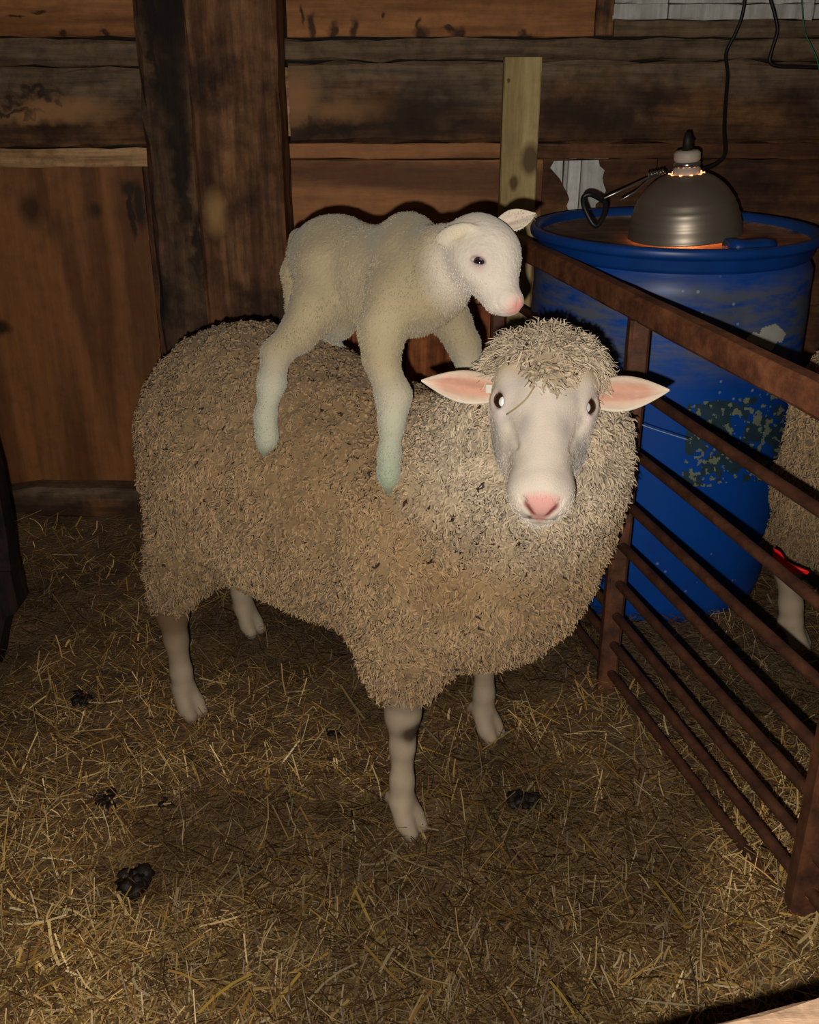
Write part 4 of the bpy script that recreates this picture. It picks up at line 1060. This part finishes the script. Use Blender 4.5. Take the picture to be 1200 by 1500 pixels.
# ------------------------------------------------------------------ treated 2x4 upright against the wall
tp = tag(empty('lumber_upright', (.266, YW - .065, 0)), 'pale yellowish-green lumber upright with a dark knot, fixed to the wall', 'lumber')
b_ = MB(); b_.beam((.266, YW - .065, .0), (.266, YW - .065, 1.198), .088, .042, (0, 1, 0), 20, .0006, .003); b_.build('stud', spots_on(M_treated, at_spots([(776, 240, 13, 22), (752, 274, 6, 11), (745, 125, 2, 3)], .266, .589, YW - .08), srgb(84, 62, 36), .3, .006), tp)

# ------------------------------------------------------------------ rusty pen panel
def fp(Y, z): return np.array((FX(Y), Y, 1.2 - (1.2 - z) * FK))
pan = tag(empty('pen_panel', fp(1.81 * FK, 0)), 'rusty steel pen panel of rails running from the wall past the ewe', 'fence')
YF, YB = .50, 2.46
MB().beam(fp(YB, .792), fp(YF, .792), .034, .044, (0, 0, 1), 40, .0006, .006).build('top_rail', M_rust, pan)
for z in (.648, .525, .420, .327, .248, .172, .106, .041):
    MB().tube([fp(YB + (YF - YB) * t, z + .002 * math.sin(t * 9 + z * 30)) for t in np.linspace(0, 1, 24)], .0088, 10).build('rail', M_rust2, pan, True)
for Y in (YB, 1.81 * FK, 1.135 * FK, YF):
    z0 = -.045
    MB().beam(fp(Y, z0), fp(Y, .772), .036, .036, (0, 1, 0), 16, .0006, .005).build('upright', M_rust3, pan)

# dark post leaning at the left edge
P0 = g(2, 955, z=0.01); yp = P0[1] - .01
lpo = tag(empty('leaning_post', tuple(P0)), 'dark rusty post cut off by the left edge of the picture', 'post')
M_lp = wood('dark_post', srgb(36, 24, 22), srgb(58, 40, 36), 2, 1, 3, srgb(20, 14, 14), .5, 6)
pl_ = [g(*p, Y=yp) for p in [(-150, 420), (-92, 420), (-36, 560), (0, 690), (15, 770), (22, 830), (-20, 830), (-80, 660)]]
b_ = MB(); b_.prism([(p[0], p[2]) for p in pl_], yp - .025, yp + .025); b_.build('shaft', M_lp, lpo)
pl_ = [g(*p, Y=yp) for p in [(22, 828), (34, 880), (30, 888), (16, 894), (8, 930), (4, 960), (-4, 985), (-40, 985), (-36, 900), (-22, 828)]]
b_ = MB(); b_.prism([(p[0], p[2]) for p in pl_], yp - .030, yp + .030); b_.build('foot', M_lp, lpo)

# foreground board, lower right corner
fa_, fb_ = g(1010, 1506, z=.62), g(1215, 1450, z=.62); dv = unit(fb_ - fa_)
nrm = np.cross((0, 0, 1), dv); 
if nrm[1] > 0: nrm = -nrm
c0 = fa_ + nrm * .045 - dv * .25 + np.array((0, 0, -.02)); c1_ = fb_ + nrm * .045 + dv * .30 + np.array((0, 0, -.02))
fgb = tag(empty('pen_wall', tuple(c0)), 'weathered board edge across the bottom right corner of the picture', 'board')
MB().beam(c0, c1_, .09, .04, (0, 0, 1), 24, .0012, .004).build('cap_board', M_fg, fgb)
for k in range(4):
    zc = .60 - .085 - k * .15
    MB().beam(c0 + np.array((0, 0, zc - .60)) , c1_ + np.array((0, 0, zc - .60)), .025, .145, (0, 0, 1), 10, .001, .003).build('side_board', M_ply_dark, fgb)

# stalk lying on the ewe's forehead
def onhead(px, py):
    p1 = g(px, py, Y=1.6); o = np.array((0, 0, CAM_H)); T = np.linspace(.6, 1.0, 1600)[:, None]
    W = o + (p1 - o) * T; Lc = np.stack([w2l(p) for p in W]); D_ = np.minimum(head.at(Lc), ewe.at(Lc)) - .0018
    return W[np.argmax(D_ < 0)]
st = [onhead(*p) for p in ((783, 566), (772, 583), (758, 596), (742, 607))]
tag(MB().tube(bez(st, 4), .0011, 5).build('hay_stalk', plain('stalk_tan', srgb(170, 146, 104), .6), None, True), 'thin hay stalk lying aslant on the ewe forehead', 'hay')
# red strip beyond the rails
rp = g(1142, 806, Y=1.60); M_red = plain('red_plastic', srgb(255, 22, 30), .35, 0, .5, .15)
pts = [(1134, 803), (1143, 808), (1152, 822), (1165, 828), (1182, 833), (1180, 837), (1160, 838), (1142, 830), (1133, 820)]
pp = [g(x, y, Y=1.60) for x, y in pts]; b_ = MB(); b_.prism([(p[0], p[2]) for p in pp], 1.597, 1.603)
# bend the strip so that it is not flat
b_.V = [(x, y - 3.5 * (x - rp[0]) ** 2 + .5 * (z - rp[2]) ** 2, z) for x, y, z in b_.V]
MB_red = b_.build('plastic_strip', M_red, None); tag(MB_red, 'bright red plastic strip beside the hind leg of the second sheep', 'strip')

# dung
M_dung = plain('dung', srgb(30, 21, 14), .6, 0, .3, .4, 90, 1)
def dung(px, py, n, rad, label, seed, tall=.6):
    n = int(n * 1.8)
    r = np.random.default_rng(seed); c = g(px, py, z=.012); z0 = float(ground_z(np.array([c[0]]), np.array([c[1]]))[0]); b_ = MB()
    for k in range(n):
        a = r.random() * 6.28; d = rad * .75 * math.sqrt(r.random()) if n > 1 else 0; rr = rad * (.26 + .16 * r.random()) if n > 1 else rad * .8
        x, y = c[0] + d * math.cos(a), c[1] + d * math.sin(a); zc = z0 + rr * .65 + .014 + .010 * r.random()
        V = []; F = []; m, q = 8, 6
        for i in range(q + 1):
            for j in range(m):
                th, ph = math.pi * i / q, 6.283 * j / m; w_ = rr * (1 + .22 * r.normal())
                V.append((x + w_ * math.sin(th) * math.cos(ph), y + w_ * math.sin(th) * math.sin(ph), zc + w_ * tall * math.cos(th)))
        for i in range(q):
            for j in range(m): j2 = (j + 1) % m; F.append((i * m + j, i * m + j2, (i + 1) * m + j2, (i + 1) * m + j))
        b_.add(V, F)
    tag(b_.build('dung_clump', M_dung, None, True), label, 'dung', 'dung on the bedding')
dung(767, 1177, 9, .030, 'wide black dung clump right of the ewe front hoof', 1)
dung(806, 1206, 2, .015, 'small dark dropping just right of and below the wide dung clump', 2)
dung(492, 1074, 4, .019, 'dark round dropping left of the ewe knee, below her belly', 3)
dung(243, 1174, 2, .017, 'small oval dropping left of centre, between the two larger left clumps', 4)
dung(195, 1290, 9, .033, 'tall dark dung clump nearest the camera on the left', 5, .8)
dung(155, 1178, 6, .024, 'ragged dark clump left of the small oval dropping', 6)
dung(125, 1026, 6, .028, 'flat dark clump farthest left, level with the hind hoof', 7)
